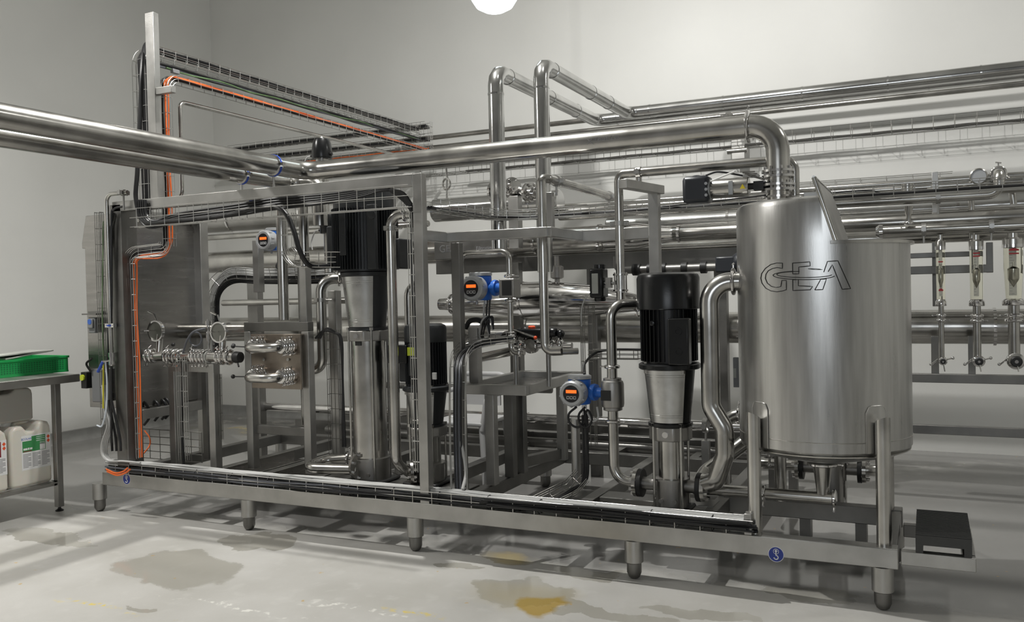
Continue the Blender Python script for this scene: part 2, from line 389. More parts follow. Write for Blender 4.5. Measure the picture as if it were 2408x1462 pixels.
# ------------------------------------------------------------------ cable baskets and cables
def basket(name, label, pts, nrm, wd=.11, ht=.05, step=.10, bend=.10, m='wire', wr=.0022, group=None, cat='cable tray', long=None):
    p2 = fillet(pts, bend, 6)
    # resample
    A = np.array(p2); seg = np.linalg.norm(np.diff(A, axis=0), axis=1); cum = np.concatenate([[0], np.cumsum(seg)])
    _, T, N = frames(p2, nrm); mb = MB()
    offs = long or [(-wd/2, ht), (-wd/2, ht*.5), (-wd/2, 0), (-wd/6, 0), (wd/6, 0), (wd/2, 0), (wd/2, ht*.5), (wd/2, ht)]
    for (b_, n_) in offs:
        mb.tube([p2[i]+np.cross(T[i], N[i])*b_+N[i]*n_ for i in range(len(p2))], wr, 5)
    d = step*.5
    while d < cum[-1]:
        i = int(np.searchsorted(cum, d))-1; i = max(0, min(i, len(p2)-2)); t = (d-cum[i])/max(seg[i], 1e-9)
        c = p2[i]*(1-t)+p2[i+1]*t; n = N[i]*(1-t)+N[i+1]*t; n /= np.linalg.norm(n); tt = T[i]*(1-t)+T[i+1]*t; b = np.cross(tt, n)
        mb.tube([c-b*wd/2+n*ht, c-b*wd/2, c+b*wd/2, c+b*wd/2+n*ht], wr, 5); d += step
    return tag(mb.build(name, M[m]), label, cat, group)
def cable(pts, nrm, off, r, m, label, group, wob=.004, bend=.10, name='cable', cat='cable', n=8, res=.12):
    p2 = fillet(pts, bend, 6); _, T, N = frames(p2, nrm); q = []
    for i in range(len(p2)-1):
        L = np.linalg.norm(p2[i+1]-p2[i]); k = max(1, int(L/res))
        for j in range(k):
            t = j/k; q.append((p2[i]*(1-t)+p2[i+1]*t, T[i] if L > .15 else T[i]*(1-t)+T[i+1]*t, N[i]*(1-t)+N[i+1]*t))
    q.append((p2[-1], T[-1], N[-1])); wb = random.random()*6; wn = random.random()*6; out = []
    for k, (c, t, n_) in enumerate(q):
        n_ = n_/np.linalg.norm(n_); b = np.cross(t, n_)
        out.append(c+b*(off[0]+wob*math.sin(k*.9+wb))+n_*(off[1]+wob*.6*math.sin(k*1.3+wn)))
    return tag(MB().tube(out, r, n).build(name, M[m]), label, cat, group)
def spline(P_, k=8):
    P_ = [np.array(p, float) for p in P_]; Q = [2*P_[0]-P_[1]]+P_+[2*P_[-1]-P_[-2]]; out = []
    for i in range(1, len(Q)-2):
        for j in range(k):
            t = j/k; a, b, c, d = Q[i-1:i+3]
            out.append(.5*((2*b)+(-a+c)*t+(2*a-5*b+4*c-d)*t*t+(-a+3*b-3*c+d)*t**3))
    out.append(P_[-1]); return out
def hose(pts, r, m, label=None, cat='cable', name='cable', group=None, parent=None, n=9):
    o = MB().tube(spline(pts), r, n).build(name, M[m], parent)
    if parent is None: tag(o, label, cat, group)
    return o
def text(s, size, loc, Mrot, m, parent, name='lettering', ext=.0004, align='CENTER'):
    c = bpy.data.curves.new('t', 'FONT'); c.body = s; c.size = size; c.extrude = ext; c.align_x = align; c.align_y = 'CENTER'
    o = bpy.data.objects.new('t', c); sc.collection.objects.link(o)
    me = bpy.data.meshes.new_from_object(o.evaluated_get(bpy.context.evaluated_depsgraph_get())); bpy.data.objects.remove(o)
    me.transform(Matrix.Translation(Vector([float(x) for x in loc])-Vector(parent['_o'])) @ Mrot.to_4x4()); me.name = name; me.materials.clear(); me.materials.append(M[m])
    o = bpy.data.objects.new(name, me); sc.collection.objects.link(o); o.parent = parent; o['_o'] = list(parent['_o']); return o
RY = Matrix(((1, 0, 0), (0, 0, -1), (0, 1, 0)))      # lettering that faces -Y
RX = Matrix(((0, 0, 1), (1, 0, 0), (0, 1, 0)))       # lettering that faces +X

# ------------------------------------------------------------------ skid frame
RZ0, RZ1, YS = .195, .285, 4.15
sk = thing('skid_frame', 'long low stainless skid frame on round feet carrying the whole pump rig', 'frame', (-2.6, 4.9, 0))
def rail(a, b, nm='rail', m='frame', z0=RZ0, z1=RZ1, w_=.08):
    a = np.array([*a, (z0+z1)/2]); b = np.array([*b, (z0+z1)/2]); return MB().bar(a, b, w_, z1-z0).build(nm, M[m], sk, bev=.004)
rail((-5.16, YS+.04), (-.13, YS+.04), 'front_rail')
rail((-5.16, 5.94), (-1.05, 5.94), 'rear_rail', 'dark')
rail((-1.05, 4.93), (-.13, 4.93), 'rear_rail', 'dark')
for x, y1 in ((-5.12, 5.9), (-4.48, 5.9), (-4.05, 5.9), (-3.55, 5.9), (-2.86, 5.9), (-2.45, 5.9), (-1.75, 5.9), (-1.05, 5.9), (-.17, 4.89)):
    rail((x, YS+.08), (x, y1), 'cross_rail', 'dark', .2, .28, .07)
for a, b in (((-3.5, 4.62), (-2.5, 4.62)), ((-1.7, 4.72), (-1.05, 4.72))): rail(a, b, 'pump_carrier', 'dark', .24, .284, .16)
def foot(x, y):
    o = MB().lathe([(.047, .195), (.047, .085), (.040, .08)], (x, y, 0), n=24).build('foot', M['frame'], sk)
    MB().lathe([(.037, .082), (.037, .03), (.028, .008), (.018, 0)], (x, y, 0), n=20).build('foot_ball', M['dark'], o)
for p in ((288, 1186), (604, 1238), (979, 1293), (1488, 1362), (2078, 1422)):
    c = on(*p, 'Z', 0); foot(c[0], YS+.04)
for x in (-5.12, -3.9, -2.6, -1.1): foot(x, 5.94)
foot(-1.05, 4.93); foot(-.17, 4.93)
for x0, x1 in ((-4.02, -3.6), (-4.45, -4.1)):
    MB().box((x0, 4.5, .20), (x1, 5.3, .215)).box((x0, 4.5, .2), (x0+.012, 5.3, .28)).box((x1-.012, 4.5, .2), (x1, 5.3, .28)).box((x0, 4.5, .2), (x1, 4.512, .28)).build('drip_pan', M['sheet'], sk)
# upper frame
xa, xb = P(976, 700, YS)[0], P(997, 700, YS)[0]
BT = 2.135
MB().box((xa, YS, RZ1), (xb, YS+.055, BT)).build('post', M['frame'], sk, bev=.003)
MB().box((-4.98, YS, BT-.068), (xa, YS+.055, BT)).build('top_beam', M['frame'], sk, bev=.003)
xp0, xp1 = P(264, 700, YS)[0], P(290, 700, YS)[0]
MB().box((xp0, YS, RZ1), (xp1, YS+.13, BT-.02)).build('post', M['dark'], sk, bev=.003)
yk = on(478, 955, 'X', -5.0)[1]
MB().box((-5.06, yk, RZ1), (-4.98, yk+.08, 2.05)).build('post', M['frame'], sk, bev=.003)
MB().bar((-5.02, 4.28, .66), (-5.02, yk, .66), .06, .07).build('side_beam', M['frame'], sk, bev=.003)
MB().bar((-5.02, 4.28, 2.07), (-5.02, yk+.05, 2.07), .055, .055).build('side_beam', M['frame'], sk, bev=.003)
xc = xb-.03
z2 = P(1007, 540, 4.2)[2]-.03
MB().bar((xc-.0, 4.2, z2), (xc, 4.46, z2), .05, .06).build('shelf_beam', M['frame'], sk, bev=.003)
xe = P(1290, 520, 4.46)[0]
MB().bar((xc-.02, 4.46, z2), (xe, 4.46, z2), .06, .055).build('shelf_beam', M['frame'], sk, bev=.003)
MB().bar((xe+.0, 4.44, z2), (xe, 4.95, z2), .05, .055).build('shelf_beam', M['frame'], sk, bev=.003)
xm = P(1539, 500, 4.95)[0]
MB().bar((xe-.02, 4.95, z2+.0), (xm, 4.95, z2+.0), .05, .07).build('shelf_beam', M['frame'], sk, bev=.003)
MB().box((xm-.03, 4.92, RZ1), (xm+.03, 4.98, P(1540, 452, 4.95)[2])).build('post', M['frame'], sk, bev=.003)
q = P(1560, 445, 4.95); MB().bar((xm+.03, 4.98, q[2]+.0), (xm-.06, 4.55, q[2]), .055, .05).build('support_arm', M['frame'], sk, bev=.003)
MB().box((xb-.02, 4.5, RZ1), (xb+.035, 4.555, z2-.03)).build('post', M['dark'], sk, bev=.003)
# lifting point stickers
def sticker(px, py):
    c = P(px, py, YS); y = YS-.0012; mb = MB().lathe([(.036, 0), (.036, .001)], (c[0], YS, c[2]), (0, -1, 0), 36)
    o = mb.build('lifting_sticker', M['label'], sk, flat=True); o['label'] = 'round blue lifting point sticker'
    MB().lathe([(.0335, 0), (.0335, .0006)], (c[0], YS-.001, c[2]), (0, -1, 0), 36).build('sticker_disc', M['navy'], o, flat=True)
    k = MB(); y = YS-.0022
    k.tube([(c[0]+.012*math.cos(a), y, c[2]+.014+.012*math.sin(a)) for a in np.linspace(0, 2*PI, 25)], .0011, 5)
    k.tube([(c[0], y, c[2]+.004), (c[0], y, c[2]+.016)], .0028, 6); k.add([(c[0]-.008, y, c[2]+.014), (c[0]+.008, y, c[2]+.014), (c[0], y, c[2]+.023)], [(0, 1, 2)])
    k.tube([(c[0], y, c[2]+.002), (c[0], y, c[2]-.004)]+[(c[0]+.0095*math.sin(a), y, c[2]-.0135+.0095*math.cos(a)) for a in np.linspace(.2, 4.6, 12)], .0025, 6)
    k.build('hook_symbol', M['label'], o)
sticker(1825, 1303); sticker(298, 1126)
# step platform on two outriggers
st = thing('step_platform', 'dark grating step block on low outrigger rails right of the tank', 'step', (.05, 4.5, 0))
zt = .275
MB().bar((-.12, 4.19, zt-.03), (.175, 4.19, zt-.03), .05, .06).build('outrigger', M['frame'], st, bev=.003)
MB().bar((-.12, 4.66, zt-.03), (.10, 4.66, zt-.03), .05, .06).build('outrigger', M['dark'], st, bev=.003)
MB().box((.125, 4.2, zt-.06), (.175, 4.68, zt)).build('end_rail', M['frame'], st, bev=.003)
b = MB(); x0, x1, y0, y1 = -.06, .16, 4.17, 4.66
b.box((x0, y0, zt+.035), (x1, y1, zt+.075)); b.box((x0, y0, zt), (x0+.03, y1, zt+.035)); b.box((x1-.03, y0, zt), (x1, y1, zt+.035))
for k in range(24): b.box((x0, y0+.01+k*.02, zt+.075), (x1, y0+.018+k*.02, zt+.08))
b.build('tread', M['wood'], st)

# ------------------------------------------------------------------ control cabinet at the left end
cab = thing('control_cabinet', 'stainless steel control cabinet with sloping top at the left end of the rig', 'cabinet', (-5.5, 4.7, .66))
zc0, zc1 = .68, 2.10
yc1 = yk+.02
xl = P(203, 700, 4.45)[0]
m_ = MB(); prof = [(xl, zc0), (-5.07, zc0), (-5.07, zc1), (-5.62, zc1), (xl-.03, 1.90), (xl-.03, 1.86), (xl, 1.86)]
n = len(prof); m_.add([(x, y, z) for y in (4.45, yc1) for x, z in prof], [tuple(range(n)), tuple(range(n, 2*n))[::-1]]+[(i, (i+1) % n, (i+1) % n+n, i+n) for i in range(n)])
m_.build('body', M['sheet'], cab, bev=.004)
MB().box((-5.066, 4.33, .70), (-5.05, yc1, 2.02)).build('side_panel', M['sheet'], cab, bev=.002)
q = P(232, 690, 4.45)
pk = MB().box((q[0]-.10, 4.435, q[2]-.15), (q[0]+.05, 4.45, q[2]-.13)).box((q[0]-.10, 4.38, q[2]-.155), (q[0]+.05, 4.45, q[2]-.145)).build('shelf_bracket', M['dark'], cab)
c = P(222, 765, 4.42); mb = MB().box((c[0]-.035, 4.395, c[2]-.055), (c[0]+.035, 4.43, c[2]+.06)).box((c[0]-.028, 4.38, c[2]-.02), (c[0]+.028, 4.395, c[2]+.05))
o = mb.build('telephone_handset', M['grey'], None, bev=.006); tag(o, 'small grey wall unit on a dark bracket on the cabinet front', 'telephone')
MB().lathe([(.020, 0), (.020, .002)], (c[0], 4.38, c[2]+.028), (0, -1, 0), 20).build('oval_badge', M['lblue'], o)
c = P(205, 893, 4.40)
sw = MB().box((c[0]-.03, 4.37, c[2]-.06), (c[0]+.03, 4.449, c[2]+.06)).build('main_switch', M['rubber'], None, bev=.004); tag(sw, 'black rotary main switch low on the cabinet front', 'switch')
MB().lathe([(.022, 0), (.022, .012)], (c[0]-.006, 4.37, c[2]+.02), (0, -1, 0), 16).build('switch_label', M['lime'], sw)
c = P(238, 905, 4.40)
jb = MB().box((c[0]-.05, 4.36, c[2]-.12), (c[0]+.06, 4.449, c[2]+.12)).build('valve_box', M['grey'], None, bev=.005); tag(jb, 'grey pneumatic box low on the cabinet front beside the hoses', 'box')
MB().tube(spline([(c[0]-.04, 4.35, c[2]+.10), (c[0]-.06, 4.33, c[2]+.16), (c[0]-.0, 4.33, c[2]+.2)]), .008, 8).build('hose_nozzle', M['rubber'], jb)
for i, (px, py) in enumerate(((350, 965), (375, 955), (392, 952), (400, 950))):
    a = on(px-8, 948-3*i, 'X', -5.04); b_ = on(px, py+18, 'X', -5.04)
    hose([a+np.array([-.05, 0, .02]), a, (a+b_)/2+np.array([.02, 0, 0]), b_, b_+np.array([-.05, 0, -.05])], .010, 'cblack', 'black cable dropping out of the cabinet underside', group='cables under the control cabinet')
# air pipe down the front edge of the cabinet
ys = 4.12
pp = run(P(300, 452, ys), ('X', 250, 455), ('Z', 247, 840))
ap = pipe('air_supply_pipe', 'slim steel pipe bending down the left edge of the control cabinet', 'pipe', pp, .014, .05)
saddle((pp[1][0], ys, P(247, 765, ys)[2]), (0, 0, 1), .014, (0, 1, 0), ap, .08, 'shiny', liner='clampblue')
saddle(pp[0]+np.array([.04, 0, 0])*-1, (1, 0, 0), .014, (0, 0, -1), ap, .10, 'frame')
v = pp[2]; mb = MB().lathe([(.016, .03), (.022, .03), (.022, 0), (.018, 0), (.018, -.03), (.022, -.03), (.022, -.05), (.012, -.06)], v, (0, 0, 1), 16).cyl(v+np.array([0, 0, -.02]), v+np.array([-.05, -.03, -.03]), .007, 8)
mb.build('drain_valve', M['shiny'], ap)
MB().cyl(v+np.array([-.05, -.03, -.03]), v+np.array([-.095, -.035, -.10]), .010, 10).build('blue_handle', M['clampblue'], ap)

# ------------------------------------------------------------------ tray mast
mp_ = thing('tray_mast', 'tall square steel mast rising above the rig to carry the cable trays', 'post', (-4.68, 4.2, BT))
zt_ = P(366, 30, 4.2)[2]; x0 = P(355, 250, 4.2)[0]; x1 = P(374, 250, 4.2)[0]
MB().box((x0, 4.17, BT), (x1, 4.22, zt_)).build('pole', M['frame'], mp_, bev=.003)
c = P(392, 212, 4.2); MB().box((x1, 4.175, c[2]-.025), (P(410, 212, 4.2)[0], 4.215, c[2]+.02)).build('cross_arm', M['frame'], mp_, bev=.003)

# ------------------------------------------------------------------ mixing tank
TX, TY, TR = -.475, 4.56, .405
tk = thing('process_tank', 'large round stainless tank with half lid on four tube legs at right', 'tank', (TX, TY, .28))
zb, zr, zl = .69, 1.655, 1.868
mb = MB(); mb.lathe([(.02, zb-.12), (.05, zb-.118), (TR-.06, zb-.045), (TR-.02, zb-.025), (TR, zb+.0), (TR, zb+.05), (TR, zr), (TR-.012, zr), (TR-.012, zb+.05), (TR-.05, zb), (.05, zb-.08)], (TX, TY, 0), n=96)
mb.build('shell', M['tank'], tk)
# raised half with its closed top, cut by the sloping lid plane
bm = bmesh.new(); mb = MB(); mb.lathe([(TR, zr), (TR, zl-.035), (TR-.008, zl-.012), (TR-.03, zl), (.001, zl+.035)], (TX, TY, 0), n=96)
me = bpy.data.meshes.new('x'); me.from_pydata(mb.v, [], mb.f); bm.from_mesh(me)
pa = P(1960, 562, 4.17); pb = P(1922, 458, 4.17); xcut0 = pa[0]+.0; slope = (pb[0]-pa[0])/(pb[2]-zr)
nrm = Vector((1, 0, -slope)).normalized()
bmesh.ops.bisect_plane(bm, geom=bm.verts[:]+bm.edges[:]+bm.faces[:], plane_co=(xcut0, 0, zr), plane_no=nrm, clear_outer=True)
bm.verts.ensure_lookup_table(); V = [v.co[:] for v in bm.verts]; F = [[v.index for v in f.verts] for f in bm.faces]; bm.free()
MB().add(V, F).build('hood', M['tank'], tk)
# lid plate closing the sloping cut
hl = .30; u = np.array([slope, 0, 1.]); u /= np.linalg.norm(u)
def lidpt(t, y, off): return np.array([xcut0, y, zr])+u*t+np.array([nrm.x, 0, nrm.z])*off
half = math.sqrt(TR**2-(xcut0-TX)**2)-.0
ml = MB(); Lt = (zl+.045-zr)/u[2]
poly = [(0, -half-.012), (Lt*.88, -half-.012), (Lt*1.1, -half+.06), (Lt*1.1, half-.06), (Lt*.88, half+.012), (0, half+.012)]
V = [lidpt(t, TY+y, o_) for o_ in (.002, .016) for t, y in poly]; n = len(poly)
ml.add(V, [tuple(range(n)), tuple(range(n, 2*n))[::-1]]+[(i, (i+1) % n, (i+1) % n+n, i+n) for i in range(n)])
ml.build('lid_plate', M['frame'], tk, bev=.003)
MB().tube([lidpt(t, TY+y, .012) for t, y in ((0, -half-.014), (Lt*1.12, -half-.014))], .011, 10).tube([lidpt(Lt*1.12, TY-half-.014, .012), lidpt(Lt*1.12, TY+half+.014, .012)], .009, 10).build('lid_rim', M['steel'], tk)
a0 = math.acos((xcut0-TX)/TR)
V = MB().lathe([(TR-.004, zr-.010), (TR+.018, zr-.010), (TR+.018, zr+.004), (TR-.004, zr+.004)], (TX, TY, 0), n=96); bm = bmesh.new(); me.clear_geometry(); me.from_pydata(V.v, [], V.f); bm.from_mesh(me)
bmesh.ops.bisect_plane(bm, geom=bm.verts[:]+bm.edges[:]+bm.faces[:], plane_co=(xcut0-.01, 0, zr), plane_no=(-1, 0, 0), clear_outer=True)
bm.verts.ensure_lookup_table(); vv = [v.co[:] for v in bm.verts]; ff = [[v.index for v in f.verts] for f in bm.faces]; bm.free(); MB().add(vv, ff).build('rim_flange', M['steel'], tk)
MB().lathe([(TR+.0006, zb+.045), (TR+.002, zb+.047), (TR+.0006, zb+.049)], (TX, TY, 0), n=96).lathe([(TR-.02, zb-.027), (TR-.008, zb-.022), (TR-.006, zb-.016)], (TX, TY, 0), n=96).build('weld_seam', M['steel'], tk)
lx = [(P(1774, 1200, 4.2)[0], 4.215), (P(2078, 1200, 4.2)[0], 4.215), (-.74, 4.905), (-.20, 4.905)]
for x, y in lx:
    top = .845; lg = MB(); V = []; n = 20; ro = .0325
    dirc = np.array([TX-x, TY-y]); dirc /= np.linalg.norm(dirc)
    for k in range(n):
        a = 2*PI*k/n; e = np.array([math.cos(a), math.sin(a)]); V.append((x+ro*e[0], y+ro*e[1], RZ1))
    for k in range(n):
        a = 2*PI*k/n; e = np.array([math.cos(a), math.sin(a)]); V.append((x+ro*e[0], y+ro*e[1], top-.018*(e@dirc)))
    lg.add(V, [tuple(range(n))[::-1], tuple(range(n, 2*n))]+[(i, (i+1) % n, (i+1) % n+n, i+n) for i in range(n)])
    o = lg.build('leg', M['steel'], tk); o.data.polygons
    # doubler plate on the shell behind the leg
    ac = math.atan2(y-TY, x-TX); da = .13; gp = MB(); r_ = TR+.003
    outline = [(-da, zb-.0), (-da, top+.03), (-da*.7, top+.06), (da*.7, top+.06), (da, top+.03), (da, zb-.0)]
    N_ = 9; Vp = []; Fp = []
    for i in range(N_):
        t = -da+2*da*i/(N_-1); zt2 = top+.06 if abs(t) < da*.7 else top+.06-.03*(abs(t)-da*.7)/(da*.3)
        Vp += [(TX+r_*math.cos(ac+t), TY+r_*math.sin(ac+t), zb), (TX+r_*math.cos(ac+t), TY+r_*math.sin(ac+t), zt2)]
    for i in range(N_-1): Fp.append((2*i, 2*i+2, 2*i+3, 2*i+1))
    gp.add(Vp, Fp); gp.tube([Vp[2*i+1] for i in range(N_)], .002, 5).tube([Vp[0], Vp[1]], .002, 5).tube([Vp[-2], Vp[-1]], .002, 5).build('doubler_plate', M['tank'], o)
# outline lettering on the shell
def tpt(zx, zy, off=.0008):
    px, py = 1650+zx/3.177, 380+zy/3.177; d = ray(px, py); a = d[0]**2+d[1]**2; b_ = 2*(d[0]*(VC[0]-TX)+d[1]*(VC[1]-TY)); c_ = (VC[0]-TX)**2+(VC[1]-TY)**2-(TR+off)**2
    t = (-b_-math.sqrt(b_*b_-4*a*c_))/(2*a); return VC+d*t
def dens(l, close=True):
    l = l+[l[0]] if close else l; out = []
    for a, b_ in zip(l[:-1], l[1:]):
        k = max(1, int(math.hypot(a[0]-b_[0], a[1]-b_[1])/18))
        out += [(a[0]+(b_[0]-a[0])*j/k, a[1]+(b_[1]-a[1])*j/k) for j in range(k)]
    return out+[l[-1]]
def arc(cx, cy, rx, ry, a0, a1, n=40): return [(cx+rx*math.cos(math.radians(a0+(a1-a0)*k/n)), cy-ry*math.sin(math.radians(a0+(a1-a0)*k/n))) for k in range(n+1)]
lo = MB()
G = [(603, 757), (560, 756), (515, 768), (475, 797), (448, 835), (441, 870), (450, 908), (478, 945), (518, 965), (562, 971), (600, 966), (632, 956), (632, 887), (598, 887), (591, 932), (557, 939), (520, 931), (490, 907), (475, 872), (479, 842), (497, 814), (530, 797), (565, 790), (602, 797)]
shapes = [G, [(678, 757), (809, 748), (811, 778), (725, 787), (725, 838), (680, 838)], [(680, 882), (722, 880), (722, 927), (828, 932), (812, 957), (681, 962)],
          [(845, 958), (890, 878), (932, 876), (905, 955)]]
for s_ in shapes: lo.tube([tpt(*p) for p in dens(s_)], .0021, 6)
lo.tube([tpt(*p) for p in dens([(912, 825), (940, 745), (1018, 740), (1113, 948), (1050, 953), (976, 770), (945, 822)], False)], .0021, 6)
lo.tube([tpt(*p) for p in arc(765, 848, 232, 33, 112, 350, 50)], .0018, 6); lo.tube([tpt(*p) for p in arc(767, 842, 207, 23, 100, 355, 50)], .0018, 6)
lo.tube([tpt(*p) for p in dens([(795, 800), (850, 799), (905, 806), (850, 806), (795, 800)], False)], .0014, 5)
o = lo.build('outline_lettering', M['ink'], tk); o['label'] = 'large outlined letters GEA with a ring around the E'
# ------------------------------------------------------------------ bench at the left with crate and jerrycans
XE = -5.42; zt = .955
ybk = on(188, 877, 'X', XE)[1]; ylo = 3.05
tb = thing('work_bench', 'stainless steel bench cut off by the left edge of the picture', 'table', (-5.9, 3.7, 0))
MB().box((-6.32, ylo, zt-.055), (XE, ybk, zt)).build('bench_top', M['frame'], tb, bev=.004)
lp = on(163, 1186, 'Z', .0); lq = on(60, 1163, 'Z', 0)
zs = .215
for x, y in ((XE-.10, ybk-.12), (-6.24, ybk-.12), (XE-.10, ylo+.08), (-6.24, ylo+.08)):
    lg = MB().box((x-.022, y-.022, .03), (x+.022, y+.022, zt-.055)).build('leg', M['frame'], tb, bev=.002)
    MB().lathe([(.026, 0), (.028, .006), (.012, .016), (.008, .03)], (x, y, 0), n=18).build('levelling_foot', M['rubber'], lg)
sh = MB().box((-6.24, ylo+.08, zs-.03), (XE-.09, ylo+.12, zs)).box((-6.24, ybk-.16, zs-.03), (XE-.09, ybk-.12, zs)).box((XE-.13, ylo, zs-.03), (XE-.09, ybk-.12, zs)).box((-6.24, ylo, zs-.03), (-6.2, ybk-.12, zs))
for k in range(6): sh.box((-6.2+k*.13, ylo+.1, zs-.012), (-6.14+k*.13, ybk-.14, zs-.004))
sh.build('under_shelf', M['frame'], tb)
# crate
c1 = on(161, 873, 'Z', zt); xf = c1[0]; y1 = c1[1]; hh = on(161, 835, 'X', xf)[2]-zt
cr = thing('plastic_crate', 'green perforated plastic crate on the bench', 'crate', (xf-.2, y1-.5, zt))
x0, y0 = xf-.40, y1-.95; t_ = .006; mb = MB()
mb.box((x0, y0, zt), (xf, y1, zt+.008)); 
for a, b_ in (((xf-t_, y0), (xf, y1)), ((x0, y0), (x0+t_, y1)), ((x0, y0), (xf, y0+t_)), ((x0, y1-t_), (xf, y1))): mb.box((*a, zt), (*b_, zt+hh))
mb.build('crate_body', M['greenp'], cr, bev=.002)
mb = MB(); mb.box((xf, y0-.004, zt+hh-.016), (xf+.008, y1+.006, zt+hh)).box((x0, y1, zt+hh-.016), (xf+.008, y1+.006, zt+hh)); mb.box((xf, y0, zt), (xf+.004, y1, zt+.012)); mb.build('crate_rim', M['greenp'], cr, bev=.002)
mb = MB()
for r_ in range(5):
    for k in range(44):
        y = y0+.03+k*(y1-y0-.06)/44; z = zt+.022+r_*(hh-.045)/5
        mb.box((xf+.0002, y, z), (xf+.0012, y+.012, z+(hh-.045)/5-.005))
mb.build('slots', mat('crate_slot_shadow_green', (.006, .15, .045), .5), cr, flat=True)
for i, (a, b_, hz) in enumerate(((.10, .46, .035), (.12, .70, .022))):
    mb = MB(); n = 8; V = []; F = []
    for j in range(n+1):
        t = j/n; z = zt+hh+.002+i*.012+hz*t*t
        V += [(xf-.30, y1-b_+(b_-a)*t, z), (xf-.02-.01*i, y1-b_+(b_-a)*t, z+.01*math.sin(t*3)), (xf-.02-.01*i, y1-b_+(b_-a)*t, z+.008+.01*math.sin(t*3)), (xf-.30, y1-b_+(b_-a)*t, z+.008)]
    for j in range(n):
        for e in range(4): F.append((4*j+e, 4*j+(e+1) % 4, 4*j+4+(e+1) % 4, 4*j+4+e))
    F += [(0, 1, 2, 3), (4*n+3, 4*n+2, 4*n+1, 4*n)]
    tag(mb.add(V, F).build('paper_sack', M['paper'], None), ['grey flattened paper sack lying bent in the green crate, upper one', 'lower flattened paper sack in the green crate, under the bent one'][i], 'sack')
# jerrycans
def jerry(name, label, xf, ya, yb, z0, z1, m, group, lab=None, dx=.26, flip=False):
    o = thing(name, label, 'jerrycan', (xf-dx/2, (ya+yb)/2, z0), group); W = yb-ya; H = z1-z0
    # body: cross-section profile in y-z with shoulder and handle dip, thickness dx, rounded by bevel
    pr = [(0.02, 0), (.98, 0), (1, .05), (1, .78), (.985, .90), (.94, .97), (.80, 1.0), (.68, .985), (.63, .90), (.56, .86), (.42, .86), (.34, .93), (.30, .955), (.12, .955), (.03, .90), (0, .80), (0, .05)]
    if flip: pr = [(1-a, b_) for a, b_ in pr][::-1]
    n = len(pr); mb = MB(); V = [(x, ya+W*a, z0+H*b_) for x in (xf-dx, xf) for a, b_ in pr]
    mb.add(V, [tuple(range(n)), tuple(range(n, 2*n))[::-1]]+[(i, (i+1) % n, (i+1) % n+n, i+n) for i in range(n)])
    b = mb.build('container', M[m], o, bev=.022); b.modifiers['bevel'].segments = 4; b.modifiers['bevel'].angle_limit = math.radians(50)
    hm = MB().tube(fillet([(xf-dx/2, ya+W*.36, z0+H*.90), (xf-dx/2, ya+W*.36, z0+H*.985), (xf-dx/2, ya+W*.74, z0+H*.985), (xf-dx/2, ya+W*.74, z0+H*.92)], .02), .015, 10); hm.build('handle', M[m], o)
    cy = ya+W*(.82 if flip else .2); MB().lathe([(.032, 0), (.032, .028), (.026, .032)], (xf-dx/2, cy, z0+H*.955), n=22).build('screw_cap', M['white' if m == 'jerry' else 'grey'], o)
    if lab:
        la, lb, lz0, lz1 = ya+W*lab[0], ya+W*lab[1], z0+H*lab[2], z0+H*lab[3]; L = lb-la; h = lz1-lz0; X = xf+.0006
        l = MB().box((xf, la, lz0), (X, lb, lz1)).build('label', M['label'], o, flat=True)
        kcol = lab[4]
        MB().box((X, la+L*.03, lz0+h*.52), (X+.0004, la+L*.82, lz1-h*.04)).build('label_panel', M[kcol], l, flat=True)
        t = MB()
        for cidx in range(3):
            for rw in range(11):
                y = la+L*(.04+cidx*.32); z = lz0+h*(.07+rw*.038); t.box((X, y, z), (X+.0004, y+L*(.27 if rw % 4 else .18), z+h*.016))
        t.build('small_print', M['inkgrey'], l, flat=True)
        dm = MB()
        for zz, s_ in ((.88, .028), (.76, .028)):
            cz = lz0+h*zz; cyy = la+L*.92; dm.add([(X+.0003, cyy-s_*.45, cz), (X+.0003, cyy, cz-s_*.5), (X+.0003, cyy+s_*.45, cz), (X+.0003, cyy, cz+s_*.5)], [(0, 1, 2, 3)])
        dm.build('hazard_marks', M['redp'], l, flat=True)
        if lab[5]:
            MB().box((X+.0004, la+L*.03, lz1-h*.16), (X+.0007, la+L*.34, lz1-h*.04)).build('brand_panel', M['label'], l, flat=True)
            text('ECOLAB', h*.082, (X+.0012, la+L*.165, lz1-h*.10), RX, 'lblue', l)
            MB().box((X+.0004, la+L*.06, lz0+h*.58), (X+.0008, la+L*.20, lz0+h*.635)).box((X+.0004, la+L*.215, lz0+h*.58), (X+.0008, la+L*.26, lz0+h*.64)).box((X+.0004, la+L*.28, lz0+h*.58), (X+.0008, la+L*.36, lz0+h*.635)).build('white_word', M['label'], l, flat=True)
            MB().box((X+.0004, la+L*.05, lz0+h*.53), (X+.0008, la+L*.34, lz0+h*.552)).build('red_underline', M['lred'], l, flat=True)
            MB().box((X+.0004, la+L*.62, lz0+h*.53), (X+.0008, la+L*.80, lz0+h*.72)).build('white_notch', M['label'], l, flat=True)
            tt = MB()
            for k in range(5): tt.box((X+.0004, la+L*(.5 if k < 3 else .62), lz1-h*(.09+k*.055)), (X+.0008, la+L*.80, lz1-h*(.075+k*.055)))
            tt.build('white_print', M['label'], l, flat=True)
    return o
xj = XE-.12; 
ja = on(24, 1050, 'X', xj)[1]; jb_ = on(122, 1050, 'X', xj)[1]; jt = on(75, 992, 'X', xj)[2]
jerry('jerrycan', 'milky white jerrycan with a green and white label on the bench shelf', xj, ja, jb_, zs, jt, 'jerry', 'jerrycans under the bench', (.26, .97, .26, .80, 'lgreen', True))
